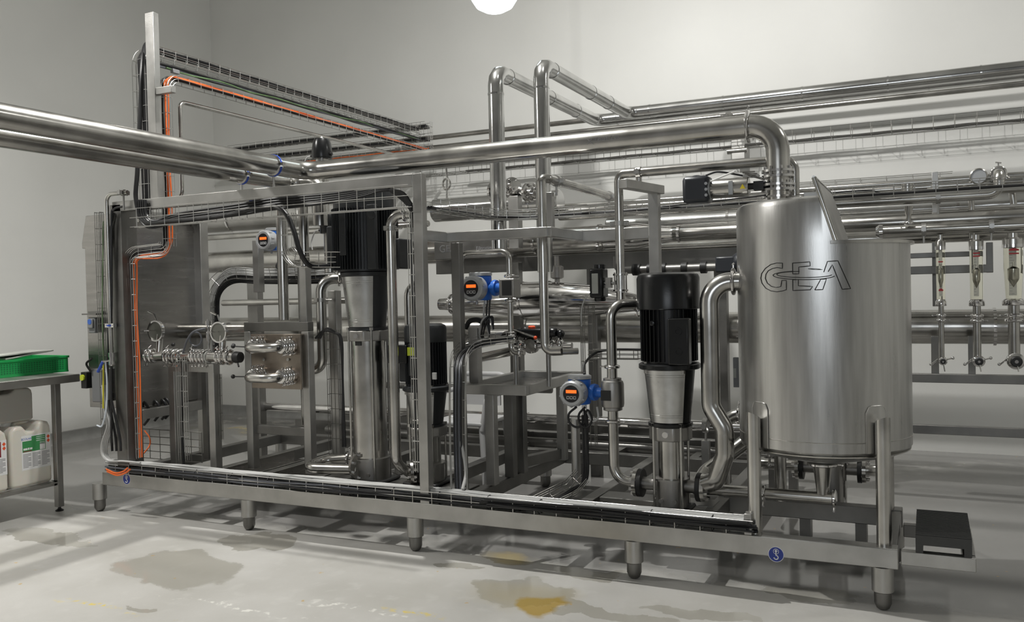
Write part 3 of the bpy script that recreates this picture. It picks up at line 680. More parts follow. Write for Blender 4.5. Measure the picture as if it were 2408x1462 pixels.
jb0 = on(20, 1050, 'X', xj)[1]-.005; jerry('jerrycan', 'milky white jerrycan with a dark red label, half out of frame at the picture edge', xj, jb0-(jb_-ja), jb0, zs, jt-.005, 'jerry', 'jerrycans under the bench', (.26, .97, .26, .80, 'lred', False), flip=True)
j3b = on(78, 950, 'X', xj-.06)[1]; j3t = on(60, 908, 'X', xj-.06)[2]
jerry('jerrycan', 'cloudy grey jerrycan lying on top of the two white ones under the bench', xj-.06, j3b-.40, j3b, jt+.008, min(j3t, zt-.07), 'jerrydull', 'jerrycans under the bench', None, .24)
# ------------------------------------------------------------------ cable trays of the mast
YM = 4.22
GB = 'black cables in the tall mast tray'
tx = P(330, 300, YM)[0]
yw = 7.72
zt1 = P(340, 98, YM)[2]
zb1 = P(330, 525, YM)[2]
mast_path = [np.array([tx, YM, zb1]), np.array([tx, YM, zt1]), np.array([tx, yw, zt1])]
basket('wire_cable_tray', 'tall wire cable tray rising left of the mast and running to the back wall', mast_path, (0, 1, 0), .12, .06, .105, .14, 'wire')
for i in range(11):
    cable([mast_path[0]+np.array([0, 0, .02])]+mast_path[1:], (0, 1, 0), (-.045+.009*(i % 6)+.004, .012+.014*(i//6)), .0085, 'cblack', 'black cable in the topmost tray from mast to back wall', GB, bend=.12)
# second layer slung below the upper tray
lo_path = [np.array([tx+.02, YM+.03, zb1+.3]), np.array([tx+.02, YM+.03, zt1-.10]), np.array([tx+.02, yw, zt1-.10])]
basket('wire_cable_tray', 'lower wire cable tray slung directly beneath the topmost tray', [lo_path[1]+np.array([0, .05, 0]), lo_path[2]], (0, 0, 1), .12, .05, .105, .1, 'wire')
for i in range(7):
    cable(lo_path, (0, 1, 0), (-.03+.013*(i % 5), .012+.016*(i//5)), .0085, ('cblack', 'cmid', 'cblack', 'cgrey', 'cblack', 'cmid', 'cblack')[i], 'grey or black cable in the tray slung below the topmost one', 'cables in the lower mast tray', bend=.12)
cable([lo_path[1]+np.array([.05, .15, -.035]), lo_path[2]+np.array([.03, 0, -.02])], (0, 0, 1), (0, 0), .006, 'cgreen', 'green and yellow earth cable along the underside of the mast tray', None, wob=.01)
q = lo_path[1]+np.array([.05, .22, -.045]); tag(MB().cbox(q, (.03, .06, .03)).build('cable_gland', M['grey'], None, bev=.004), 'small grey cable joint box under the upper tray beside the mast', 'cable gland')
# orange cable tray
YO = 4.26; ox = P(386, 350, YO)[0]; zo = P(395, 168, YO)[2]; zj = P(380, 580, YO)[2]; ox2 = P(310, 700, YO-.05)[0]; zo2 = P(316, 1075, YO-.05)[2]
zend = P(960, 320, yw)[2]
oup = [np.array([ox, YO, zj]), np.array([ox, YO, zo]), np.array([ox, yw-.1, zo-.03])]
basket('wire_cable_tray', 'narrow wire cable tray with the bright orange cables, right of the mast', oup, (0, 1, 0), .075, .045, .105, .12, 'wire')
odn = [np.array([ox, YO, zj+.03]), np.array([ox, YO, zj-.02]), np.array([ox2, YO-.05, zj-.04]), np.array([ox2, YO-.05, zo2])]
basket('wire_cable_tray', 'narrow wire tray jogging sideways and down the cabinet panel', odn, (0, -1, 0), .075, .035, .105, .07, 'wire')
full = [odn[3], odn[2]]+[np.array([ox, YO, zj-.04])]+[oup[1], oup[2], np.array([ox-1.2, yw+.12, zo-.03])]
for i in range(3):
    cable(full[:-1], (0, -1, 0), (.010+.010*i, -.010 if i < 2 else -.018), .0048, 'corange', 'bright orange cable running from the skid up over the mast tray', 'orange cables in the narrow tray', bend=.09, wob=.005)
for i in range(4):
    cable(full[:-1], (0, -1, 0), (-.030+.010*i, -.008-.012*(i % 2)), .0058, 'cblack', 'black cable beside the orange cables in the narrow tray', 'black cables in the narrow tray', bend=.09)
# wall trays going left from the corner of the trays
e1 = P(968, 290, yw+.1); e2 = P(505, 345, yw+.1)
zwt = zt1+.0
for k, (dz, lab) in enumerate(((0.0, 'upper wire cable tray on the back wall behind the mast pipe'), (-.13, 'lower wire cable tray on the back wall behind the mast pipe'))):
    a = np.array([tx+.10, yw+.08, zt1+dz-.0]); b_ = np.array([-7.35, yw+.08, zt1+dz])
    basket('wire_cable_tray', lab, [a, b_], (0, 0, 1), .10, .06, .105, .1, 'wiredark')
    for i in range(9):
        cable([a+np.array([0, 0, 0]), b_], (0, 0, 1), (-.038+.0095*i, .014+.012*(i % 2)), .010, 'cblack', 'black cable lying in the back wall trays left of the corner', 'cables in the back wall trays', wob=.006)
a = np.array([ox, yw, zo-.03]); b_ = np.array([-7.2, yw, zo-.03])
basket('wire_cable_tray', 'lowest wire tray on the back wall, carrying an orange cable', [a+np.array([.02, 0, 0]), b_], (0, 0, 1), .08, .05, .105, .1, 'wiredark')
cable([a, b_], (0, 0, 1), (-.02, .012), .006, 'corange', 'orange cable in the lowest back wall tray', None)
for i in range(3): cable([a, b_], (0, 0, 1), (.0+.012*i, .012), .006, 'cblack', 'black cable beside the orange one in the lowest back wall tray', 'black cables in the lowest back wall tray')
# vertical basket where the trays meet
basket('wire_cable_tray', 'short upright wire basket closing the corner of the overhead trays', [np.array([tx+.10, yw+.05, zo-.12]), np.array([tx+.10, yw+.05, zt1+.05])], (0, -1, 0), .16, .05, .06, .05, 'wire')
# tray under the top beam
YU = 4.13; xr = P(968, 480, YU)[0]; zu = P(650, 510, YU)[2]-.0
zul = P(350, 525, YU)[2]
up = [np.array([tx-.02, YU, zul+.22]), np.array([tx-.02, YU, zu]), np.array([xr, YU, zu])]
basket('wire_cable_tray', 'wire cable tray hanging under the front top beam', [np.array([tx+.03, YU-.01, zu]), up[2]], (0, 0, 1), .07, .12, .125, .1, 'wire', long=[(-.035, .12), (-.035, .06), (-.035, 0), (0, 0), (.035, 0), (.035, .06), (.035, .12)])
hz = lambda x, z: np.array([x, YU+.0, z])
def ux(px, py, dy=0.): p = P(px, py, YU+dy); return p
for i in range(5):
    d = .010*i
    hose([ux(322+5*i, 470), ux(326+5*i, 508), ux(352+4*i, 535-4*i), ux(420, 522-5*i, .02), ux(560, 505-6*i, .02), ux(640, 492-6*i, .02), ux(760, 478-5*i, .02), ux(850, 462-4*i, .03), ux(900, 448-2*i, .03), ux(945, 452+4*i, .03), ux(968, 480+4*i, .03)], .0085, 'cblack', 'thick black cable sagging through the tray under the top beam', group='black cables under the top beam')
hose([ux(352, 100, .25), ux(340, 112, .12), ux(334, 170, .05), ux(330, 260, .03), ux(323, 400), ux(320, 470), ux(340, 520), ux(400, 520, -.02), ux(520, 508, -.02), ux(620, 487, -.02), ux(665, 495, -.03), ux(690, 540, -.03), ux(705, 590, -.02), ux(730, 625, .05), ux(780, 625, .25)], .015, 'cblack', 'thickest black cable curling down from the beam tray to the big left motor')
# edge wires of the lower hanging tray section near the motor cable
basket('wire_cable_tray', 'small wire tray dropping beside the thick motor cable', [ux(672, 500, .05), ux(672, 610, .05), ux(790, 610, .05)], (0, 1, 0), .09, .04, .09, .09, 'wire')
# vertical tray on the back of the upright post
zz0, zz1 = P(965, 1110, 4.24)[2], P(965, 480, 4.24)[2]; xv = P(968, 700, 4.24)[0]
basket('wire_cable_tray', 'slim upright wire tray just left of the front upright post', [np.array([xv, 4.25, zz0]), np.array([xv, 4.25, zz1])], (0, 1, 0), .045, .04, .12, .05, 'wire')
for i in range(2): cable([np.array([xv, 4.25, zz0]), np.array([xv, 4.25, zz1])], (0, 1, 0), (-.012+.014*i, .012), .0065, 'cblack', 'black cable in the slim upright tray by the front post', 'cables in the slim post tray')

# ------------------------------------------------------------------ base tray along the front rail
YB0 = YS-.0
zt0 = RZ1+.004; xb0 = P(262, 1090, YS)[0]; xb1 = P(1772, 1230, YS)[0]
basket('wire_cable_tray', 'long wire cable tray lying along the front rail of the skid', [np.array([xb0, YS+.03, zt0]), np.array([xb1, YS+.03, zt0])], (0, 0, 1), .10, .068, .125, .1, 'wire')
tag(MB().box((xb1-.045, YS+.0, RZ1), (xb1-.01, YS+.06, RZ1+.10)).build('tray_end_bracket', M['frame'], None, bev=.003), 'small steel bracket at the right end of the skid cable tray', 'bracket')
def base_cables(n, x0, x1, z, ys, r, m, lab, grp, wob=.007, dz=0):
    for i in range(n):
        cable([np.array([x0+.01*i, ys+.0, z]), np.array([x1-.03*random.random(), ys, z+dz])], (0, 0, 1), (random.uniform(-.038, .036), random.uniform(0, .035)), r, m, lab, grp, wob=wob, res=.18)
base_cables(20, -5.12, -1.95, zt0+.008, YS+.03, .0075, 'cblack', 'black cable packed in the left and middle of the skid tray', 'black cables in the skid tray', .006)
base_cables(8, -5.12, xb1+.02, zt0+.008, YS+.01, .0065, 'cblack', 'black cable running to the right end of the skid tray', 'long black cables in the skid tray', .008)
for i in range(9):
    cable([np.array([-5.14, YS+.055, zt0+.052+.006*(i % 2)]), np.array([-2.5, YS+.055, zt0+.052]), np.array([-2.0, YS+.055, zt0+.045]), np.array([xb1-.05, YS+.055, zt0+.045])], (0, 0, 1), (-.036+.009*i, .008*(i % 3)), .0075, 'cgrey', 'pale grey cable lying on top of the black ones in the skid tray', 'pale cables in the skid tray', wob=.007, res=.2)
for i in range(3):
    cable([np.array([-5.10, YS-.012, zt0+.04-.01*i]), np.array([-3.0, YS-.012, zt0+.045-.01*i])], (0, 0, 1), (0, 0), .006, 'cmid', 'slate grey cable near the front lip of the skid tray', 'slate cables in the skid tray', wob=.009, res=.2)
base_cables(7, -2.2, xb1-.0, zt0+.030, YS+.0, .0068, 'cblack', 'black cable along the front lip of the right half of the skid tray', 'front black cables in the skid tray', .006)
for i, k in enumerate(np.linspace(-4.9, -.95, 14)):
    tag(MB().tube([np.array([k, YS+.03-.045*math.cos(a), zt0+.032+.036*math.sin(a)]) for a in np.linspace(0, 2*PI, 17)], .0028, 6).build('cable_tie', M['ink'], None), 'black cable tie round the cables in the skid tray', 'cable tie', 'cable ties along the skid tray')
# cable loops at the left end
hs = lambda pts, dy=0: [P(a, b, 4.12+dy) for a, b in pts]
for i in range(4):
    hose(hs([(240+3*i, 905), (246+3*i, 960), (252+4*i, 1000), (240+4*i, 1040), (240+4*i, 1068), (255+3*i, 1083), (290, 1084), (330, 1088)], .01*i), .0065, 'cgrey', 'pale cable dropping from the cabinet and bending into the skid tray', group='pale cables at the cabinet corner')
for i in range(3):
    hose(hs([(262-6*i, 940), (272-8*i, 985), (282-10*i, 1030), (284-10*i, 1060)], .03*i), .0085, 'cblack', 'black cable dropping behind the air pipe at the cabinet corner', group='black cables at the cabinet corner')
hose(hs([(243, 850), (243, 900), (243, 960)], -.01), .005, 'cyellow', 'thin yellow hose hanging below the drain valve')
hose(hs([(248, 850), (252, 900), (250, 960), (240, 1000), (228, 1000)], -.015), .0055, 'cwhite', 'thin clear hose hanging below the drain valve')
hose(hs([(243, 520), (242, 600), (241, 700), (242, 790), (244, 850)], .02), .004, 'cgreen', 'green and yellow wire running down beside the air pipe')
hose(hs([(268, 500), (258, 560), (256, 700), (255, 800), (252, 900)], .02), .0075, 'cblack', 'black cable running down between air pipe and corner post')
hose(hs([(290, 485), (268, 492), (262, 520), (262, 700), (262, 1040)], -.0), .008, 'cblack', 'black cable bending over the cabinet corner post')
basket('wire_cable_tray', 'wire cable tray standing along the cabinet front beside the air pipe', [P(254, 1040, 4.2)*np.array([1, 1, 1]), np.array([P(254, 1040, 4.2)[0], 4.2, 2.08])], (0, -1, 0), .05, .03, .11, .04, 'wiredark')
hose(hs([(250, 1103), (272, 1112), (290, 1108), (300, 1100)], -.06), .006, 'corange', 'orange cable loop hanging over the front left corner of the skid', group='orange loops at the skid corner')
hose(hs([(252, 1108), (275, 1117), (294, 1112), (306, 1103)], -.06), .006, 'corange', 'orange cable loop hanging over the front left corner of the skid', group='orange loops at the skid corner')
hose([P(340, 1012, 4.5), P(352, 1030, 4.5), P(350, 1050, 4.5), P(325, 1080, 4.4)], .005, mat('brown_cable_jacket', (.22, .07, .04), .45) and 'corange', 'short orange cable curving out of the wire mesh behind the cabinet post')
basket('wire_cable_tray', 'wide dark wire mesh standing behind the cabinet side beam', [P(330, 1040, 4.75), P(480, 1030, 4.75)], (0, 0, -1), .06, .0, .1, .05, 'wiredark', long=[(-.03, 0), (.03, 0)])
p = P(330, 1075, 4.7); q = P(475, 1050, 4.7); mb = MB()
for k in range(5): mb.tube([p+np.array([0, 0, .055*k]), np.array([q[0], q[1], p[2]+.055*k])], .003, 5)
for k in range(7): mb.tube([np.array([p[0]+(q[0]-p[0])*k/6, p[1], p[2]]), np.array([p[0]+(q[0]-p[0])*k/6, p[1], p[2]+.22])], .003, 5)
tag(mb.build('wire_mesh_guard', M['wiredark'], None), 'upright dark wire mesh panel low behind the orange cables', 'mesh guard')

# ------------------------------------------------------------------ overhead product pipes
def product_pipes():
    Yp = 4.60; r = .060
    z = P(1000, 375, Yp)[2]
    pts = run(np.array([0, Yp, z])*0+np.array([P(720, 400, Yp)[0]-.0, Yp, z]), ('X', 1828, 300), ('Z', 1828, 470))
    start = pts[0]; far = np.array([start[0], 1.2, z])
    path_ = [far]+pts; path_[-1] = np.array([pts[-1][0], Yp, 2.03])
    o = pipe('overhead_pipe', 'long polished pipe from the upper left crossing above the rig and down to the tank', 'pipe', path_, r, .14, n=28)
    c = np.array([P(1760, 300, Yp)[0], Yp, z]); clampring(c, (1, 0, 0), r, o, 'tri_clamp', wing=(0, 0, 1))
    c = np.array([start[0], 4.28, z]); saddle(c, (0, 1, 0), r, (0, 0, -1), o, .13, 'shiny', 'blue_lined_clamp', 'clampblue')
    # marker scribble
    c = P(1427, 343, Yp-r-.001); c = np.array([c[0], Yp-r*.995-.001, z+.004]); text('Teschl. 2.01', .030, c, RY, 'inkgrey', o, 'marker_writing')
    c = P(1388, 348, Yp-r); c = np.array([c[0], Yp-r-.001, z-.004]); MB().tube([c+np.array([-.02, 0, -.016]), c+np.array([.016, 0, .018])], .0008, 4).build('marker_stroke', M['inkgrey'], o); MB().tube([c+np.array([-.018, 0, .016]), c+np.array([.018, 0, -.018])], .0008, 4).build('marker_stroke', M['inkgrey'], o)
    # tank valve under the elbow
    x = pts[-1][0]
    zt_ = zl+.02
    for k, (zz, rr, th, nb) in enumerate(((2.045, .082, .012, 8), (2.018, .082, .012, 0), (1.975, .085, .012, 8), (1.95, .085, .012, 0), (1.915, .075, .010, 0))):
        flange((x, Yp, zz), (0, 0, 1), rr, th, nb, o, 'flange' if nb else 'flange_ring', 'shiny', .006)
    MB().cyl((x, Yp, 1.88), (x, Yp, 2.04), .055, 24).build('valve_body', M['steel'], o)
    return o, x, Yp, z
opipe, xT, Yp, zov = product_pipes()
def pipe2_old():
    pts = [np.array([P(600, 436, 4.55)[0]-.0, 1.2, P(600, 436, 4.55)[2]]), None, None]
    x = P(700, 455, 4.95)[0]-.12; z = zov-.11; r = .052
    path_ = [(x, 1.2, z), (x, 4.95, z), (x+.5, 4.95, z-.0), (x+.5, 4.95, z-.35)]
    o = pipe('overhead_pipe', 'second polished pipe tucked lower left beside the overhead pipe', 'pipe', path_, r, .13, n=24)
    saddle((x, 4.22, z), (0, 1, 0), r, (0, 0, -1), o, .08, 'shiny', 'blue_lined_clamp', 'clampblue')
    x -= .13; path_ = [(x, 1.2, z-.015), (x, 5.2, z-.015), (x, 5.2, z-.5)]
    o = pipe('overhead_pipe', 'third polished pipe, leftmost of the pipes coming from the upper left', 'pipe', path_, .045, .13, n=24)
    saddle((x, 4.24, z-.015), (0, 1, 0), .045, (0, 0, -1), o, .08, 'shiny', 'blue_lined_clamp', 'clampblue')
pass
# thin bent pipe beside the mast
zpp = P(440, 236, 4.45)[2]; xs = P(425, 340, 4.45)[0]
o = pipe('thin_pipe', 'thin bent steel pipe rising right of the orange cables and running to the wall', 'pipe', [(xs-.25, 4.45, P(415, 465, 4.45)[2]), (xs, 4.45, P(415, 465, 4.45)[2]), (xs, 4.45, zpp), (xs, 7.95, zpp-.0)], .0145, .05, n=12)

# small overhead pipe to the tank, with support, from the valve line
Yq = 4.62
zq = P(1650, 393, Yq+.12)[2]
xq = P(1456, 500, Yq+.12)[0]; Yq2 = Yq+.12
xr_ = P(1868, 400, Yq2)[0]
o = pipe('inlet_pipe', 'slimmer pipe bending from the valve line across to the back of the tank top', 'pipe', [(xq, Yq2, 1.66), (xq, Yq2, zq-.03), (xq+.02, Yq2, zq), (xr_, Yq2, zq), (xr_, Yq2, zl+.02)], .0255, .06, n=20)
clampring((P(1838, 385, Yq2)[0], Yq2, zq), (1, 0, 0), .0255, o, 'tri_clamp', wing=(0, 0, 1))
c = np.array([P(1502, 400, Yq2)[0], Yq2, zq]); saddle(c, (1, 0, 0), .0255, (0, 0, -1), o, .05, 'white' if 0 else 'frame')
MB().cyl(c+np.array([0, 0, -.03]), (c[0], c[1], q[2] if 0 else P(1505, 440, Yq2)[2]), .017, 14).build('support_stub', M['steel'], o)
clampring((xr_, Yq2, zl+.05), (0, 0, 1), .0255, o, 'union', wing=(1, 0, 0))
saddle((xq, Yq2, P(1460, 525, Yq2)[2]), (0, 0, 1), .0255, (0, 1, 0), o, .1)
c = P(568, 412, 4.22); x = c[0]; z = c[2]
yb = run(np.array([x, 4.22, z]), ('Y', 690, 428))[1][1]
o = pipe('overhead_pipe', 'second polished pipe tucked just under the first at the upper left', 'pipe', [(x, 1.2, z), (x, yb, z), (x+.22, yb+.0, z), (x+.22, yb, z-.3)], .050, [.1, .09], n=24)
saddle((x, 4.22, z), (0, 1, 0), .050, (0, 0, -1), o, .09, 'shiny', 'blue_lined_clamp', 'clampblue')
for px, py in ((596, 462), (660, 475)):
    q = P(px, py, YM-.03); tag(MB().ring(q, (0, 1, 0) if px > 600 else (1, 0, 0), .038, .028, .03, 22).build('pipe_clip', M['clampblue'], None), 'empty blue lined pipe clip ' + ('hanging from the top beam' if px < 600 else 'just below the top beam, right of the other clip'), 'clip')
# ------------------------------------------------------------------ vertical multistage pumps
def pump(label, x, y, pxc, zs, rs, mmat, ribs=36, box='right', coupling=True, port=.0, sticker_=False):
    # zs: dict of heights; rs: dict of radii
    t = thing('vertical_pump', label, 'pump', (x, y, RZ1+.0))
    Z = zs
    MB().box((x-rs['base'], y-rs['base'], RZ1), (x+rs['base'], y+rs['base'], RZ1+.022)).build('base_plate', M['rubber'], t, bev=.01)
    MB().lathe([(rs['foot'], RZ1+.022), (rs['foot'], Z['foot']-.01), (rs['foot']+.008, Z['foot']-.01), (rs['foot']+.008, Z['foot'])], (x, y, 0), n=40).build('pump_foot', M['cast'], t)
    MB().lathe([(rs['col'], Z['foot']), (rs['col'], Z['head0']), ], (x, y, 0), n=40).build('stage_sleeve', M['steel'], t)
    hb = MB(); h = rs['head']; hb.prism([(h*math.cos(a)*1.0+x, h*math.sin(a)+y) for a in [math.radians(d) for d in (22, 68, 112, 158, 202, 248, 292, 338)]], Z['head0'], Z['head1'])
    hb.build('pump_head', M['cast'], t, bev=.008)
    for a in (45, 135, 225, 315):
        a = math.radians(a); R = rs['head']*.90; px, py = x+R*math.cos(a), y+R*math.sin(a)
        MB().cyl((px, py, RZ1+.02), (px, py, Z['head1']+.012), .0075, 10).lathe([(.014, 0), (.014, .018)], (px, py, Z['head1']), (0, 0, 1), 6).build('stay_bolt', M['steel'], t)
    MB().lathe([(.016, 0), (.016, .008), (.006, .008)], (x, y-h*.93, (Z['head0']+Z['head1'])/2), (0, -1, 0), 14).build('vent_plug', M['shiny'], t)
    for sx in (-1, 1): MB().lathe([(.012, 0), (.012, .012)], (x+sx*rs['foot']*.45, y-rs['foot']*.9, RZ1+.06), (0, -1, 0), 10).build('drain_plug', M['cast'], t)
    # motor stool with coupling guard
    s0, s1 = rs['stool0'], rs['stool1']; H0, H1 = Z['head1'], Z['stool']
    ml = MB()
    ml.lathe([(s0+.012, H0), (s0+.012, H0+.015), (s0, H0+.018)], (x, y, 0), n=40)
    for a0 in (-PI/2+.75, PI/2-.95):
        ml.lathe([(s0, H0+.012), (s1, H1), (s1-.014, H1), (s0-.014, H0+.012), (s0, H0+.012)], (x, y, 0), n=10, a0=a0+(.0), a1=a0+1.0 if a0 < 0 else a0+1.2) if 0 else None
    ml.lathe([(s0, H0+.015), (s1, H1)], (x, y, 0), n=48)
    ml.build('motor_stool', M[mmat], t)
    if coupling:
        # guard plate bowed across the opening that faces the aisle
        for side in (-PI/2,):
            g = MB(); N_ = 14; V = []; F = []; wa = .88
            for i in range(N_+1):
                a = side-wa/1+2*wa*i/N_; 
                for zz, rr in ((H0+.022, s0+.004), (H1-.012, s1+.004)): V.append((x+rr*math.cos(a), y+rr*math.sin(a), zz))
            for i in range(N_): F.append((2*i, 2*i+2, 2*i+3, 2*i+1))
            g.add(V, F)
            for fz in (.10, .14, .86, .9):
                rr = s0+(s1-s0)*fz+.0045; zz = H0+.022+(H1-.012-H0-.022)*fz
                g.tube([(x+rr*math.cos(a), y+rr*math.sin(a), zz) for a in np.linspace(side-wa, side+wa, 15)], .0016, 5)
            g.build('coupling_guard', M['guard'], t)
    MB().lathe([(rs['fl']-.008, H1-.014), (rs['fl'], H1-.008), (rs['fl'], H1+.012), (rs['fl']-.012, H1+.02), (s1*.8, H1+.022)], (x, y, 0), n=48).build('motor_flange', M[mmat], t)
    boltset((x, y, H1-.002), (0, 0, 1), rs['fl']*.86, 4, .012, .06, PI/4, t, 'steel')
    b0, b1 = H1+.018, Z['body']; rm = rs['motor']
    mb = MB(); mb.lathe([(rm*.86, b0), (rm*.86, b1)], (x, y, 0), n=48)
    for k in range(ribs):
        a = 2*PI*(k+.5)/ribs; ca, sa = math.cos(a), math.sin(a); w_ = .0022
        V = [(x+rr*ca-s_*sa*w_, y+rr*sa+s_*ca*w_, zz) for zz in (b0+.012, b1) for rr, s_ in ((rm*.84, -1), (rm, -.7), (rm, .7), (rm*.84, 1))]
        mb.add(V, [(3, 2, 1, 0), (4, 5, 6, 7), (0, 1, 5, 4), (1, 2, 6, 5), (2, 3, 7, 6)])
    body = mb.build('motor_body', M[mmat], t)
    rc = rs['cap']; zc = Z['top']
    MB().lathe([(rc-.004, b1-.01), (rc, b1-.006), (rc, zc-.03), (rc-.008, zc-.012), (rc-.03, zc-.002), (.02, zc)], (x, y, 0), n=48).build('fan_cover', M[mmat], t)
    sg = 1 if box == 'right' else -1
    zm = b0+(b1-b0)*.42; hh = (b1-b0)*.42
    tb_ = MB().box((x+sg*rm*.25, y-rm*1.12, zm-hh), (x+sg*rm*.98, y-rm*.7, zm+hh*.95)) if box == 'front' or box == 'right' else MB().box((x-rm*1.2, y-.07, zm-hh*.8), (x-rm*.8, y+.07, zm+hh*.8))
    tbx = tb_.build('terminal_box', M[mmat], t, bev=.008)
    if box == 'right':
        cx = x+rm*.62
        for zz in (zm-hh*.45, zm+hh*.4): MB().ring((cx, y-rm*1.125, zz), (0, 1, 0), .020, .012, .008, 20).build('cable_knockout', M[mmat], tbx)
    else:
        MB().box((x-.045, y-rm*1.03, b0+(b1-b0)*.25), (x+.005, y-rm*.93, b0+(b1-b0)*.95)).build('name_plate_boss', M[mmat], t, bev=.003)
    return t
def port(pumpo, x, y, z, sx, r, xf, nb=8, fr=.075):
    # stub + flange pair along X, black backing ring
    s = 1 if sx > 0 else -1
    MB().cyl((x+s*.06, y, z), (xf, y, z), r*1.15, 22).build('port_stub', M['cast'], pumpo)
    flange((xf, y, z), (1, 0, 0), fr, .022, 0, pumpo, 'backing_ring', 'rubber')
    flange((xf+s*.024, y, z), (1, 0, 0), fr, .020, nb, pumpo, 'port_flange', 'steel', .009)
# right hand pump
x3, y3 = P(1577, 1000, 4.5)[0], 4.5; Z = lambda py, y: P(1577, py, y)[2]
p3 = pump('tall black motor pump on the right, left of the big tank', x3, y3, 1577,
     dict(foot=Z(1122, y3), head0=Z(1032, y3), head1=Z(998, y3), stool=Z(860, y3), body=Z(722, y3), top=Z(640, y3)),
     dict(base=.105, foot=.083, col=.068, head=.115, stool0=.105, stool1=.135, fl=.162, motor=.150, cap=.165), 'black')
zport = Z(1140, y3)
port(p3, x3, y3, zport, -1, .03, P(1508, 1140, y3)[0]); port(p3, x3, y3, zport, 1, .03, P(1645, 1150, y3)[0])
for k, a in enumerate(((-.06, .0),)): pass
MB().lathe([(.013, 0), (.013, .01), (.006, .012)], (x3-.045, y3-.152, Z(1572 and 757, y3)), (0, -1, 0), 12).build('screw_boss', M['black'], p3)
# left tall pump
x1, y1_ = P(868, 900, 4.55)[0], 4.55; Z = lambda py, y: P(868, py, y)[2]
p1 = pump('tallest pump with ribbed charcoal motor and long polished stage column, left of centre', x1, y1_, 868,
     dict(foot=Z(1072, y1_), head0=Z(800, y1_), head1=Z(775, y1_), stool=Z(645, y1_), body=Z(492, y1_), top=Z(440, y1_)),
     dict(base=.135, foot=.118, col=.108, head=.135, stool0=.115, stool1=.150, fl=.165, motor=.208, cap=.195), 'charcoal', 64, 'left')
c = P(842, 805, y1_-.112); MB().box((c[0]-.022, c[1]-.001, c[2]-.02), (c[0]+.022, c[1]+.006, c[2]+.02)).build('type_label', M['ink'], p1, bev=0)
MB().box((c[0]-.020, c[1]-.0016, c[2]+.008), (c[0]+.020, c[1], c[2]+.017)).build('label_stripe', M['lred'], p1)
c = P(875, 535, y1_-.205); MB().box((c[0]-.032, c[1]-.012, P(875, 635, y1_)[2]), (c[0]+.028, c[1]+.02, P(875, 490, y1_)[2])).build('name_plate_boss', M['charcoal'], p1, bev=.004)
q = P(875, 505, y1_-.22); MB().lathe([(.026, 0), (.026, .006), (.016, .009)], q, (0, -1, 0), 18).tube([(q[0]-.022, q[1]-.006, q[2]+.018), (q[0]+.022, q[1]-.006, q[2]+.018)], .003, 6).build('lifting_eye', M['charcoal'], p1)
q = P(944, 600, y1_); MB().box((q[0]-.02, y1_-.08, P(944, 632, y1_)[2]), (q[0]+.035, y1_+.08, P(944, 562, y1_)[2])).build('terminal_cover', M['charcoal'], p1, bev=.008)
# middle short pump
x2, y2 = P(1003, 900, 4.62)[0], 4.62; Z = lambda py, y: P(1003, py, y)[2]
p2 = pump('short black pump behind the front upright post, between the tall pump and the drip table', x2, y2, 1003,
     dict(foot=Z(1085, y2), head0=Z(1022, y2), head1=Z(1000, y2), stool=Z(912, y2), body=Z(800, y2), top=Z(760, y2)),
     dict(base=.12, foot=.10, col=.080, head=.125, stool0=.098, stool1=.128, fl=.150, motor=.130, cap=.132), 'charcoal', 40, 'left')
c = P(968, 826, y2-.150); MB().box((c[0]-.03, c[1]-.002, c[2]-.026), (c[0]+.026, c[1]+.004, c[2]+.024)).build('warning_sticker', M['lime'], p2)
MB().box((P(945, 830, y2)[0]-.01, y2-.146, P(970, 850, y2)[2]), (P(985, 830, y2)[0], y2-.06, P(970, 808, y2)[2])).build('junction_box', M['black'], p2, bev=.006)
c = P(1021, 884, y2-.135); MB().box((c[0]-.013, c[1]-.002, c[2]-.02), (c[0]+.013, c[1]+.01, c[2]+.02)).build('name_plate', M['label'], p2)
# rear pump partly hidden under the tank
x4, y4 = P(1958, 1110, 5.25)[0], 5.25
p4 = thing('vertical_pump', 'small pump on the floor frame behind the tank outlet, seen between the tank legs', 'pump', (x4, y4, .12))
MB().box((x4-.15, y4-.09, .14), (x4+.16, y4+.09, .18)).build('base_plate', M['rubber'], p4, bev=.008)
for s in (-1, 1): MB().box((x4+s*.15-.03, y4-.05, .0), (x4+s*.15+.03, y4+.05, .14)).build('plinth', M['dark'], p4)
MB().lathe([(.075, .18), (.075, .42), (.085, .42), (.085, .46)], (x4, y4, 0), n=30).build('pump_foot', M['cast'], p4)
MB().lathe([(.09, .46), (.09, .62), (.10, .62), (.10, .9), (.09, .92), (.02, .93)], (x4, y4, 0), n=30).build('motor_body', M['black'], p4)
zf = P(1958, 1100, y4)[2]
for s, px in ((-1, 885), (1, 1)):
    xf = P(1886, 1100, y4)[0] if s < 0 else P(2022, 1100, y4)[0]
    port(p4, x4, y4, zf, s, .03, xf)
    q = np.array([xf+s*.03, y4, zf]); L = .25 if s < 0 else .07
    pipe('pump_pipe', ('polished pipe leaving the hidden pump to the left behind the tank leg' if s < 0 else 'polished pipe leaving the hidden pump to the right behind the front right leg'), 'pipe', [q, q+np.array([s*L, 0, 0]), q+np.array([s*L, .28, 0])], .032, .08)
for dx in (-.07, .07): MB().cyl((x4+dx, y4-.08, .18), (x4+dx, y4-.08, .47), .008, 8).build('stay_bolt', M['shiny'], p4)

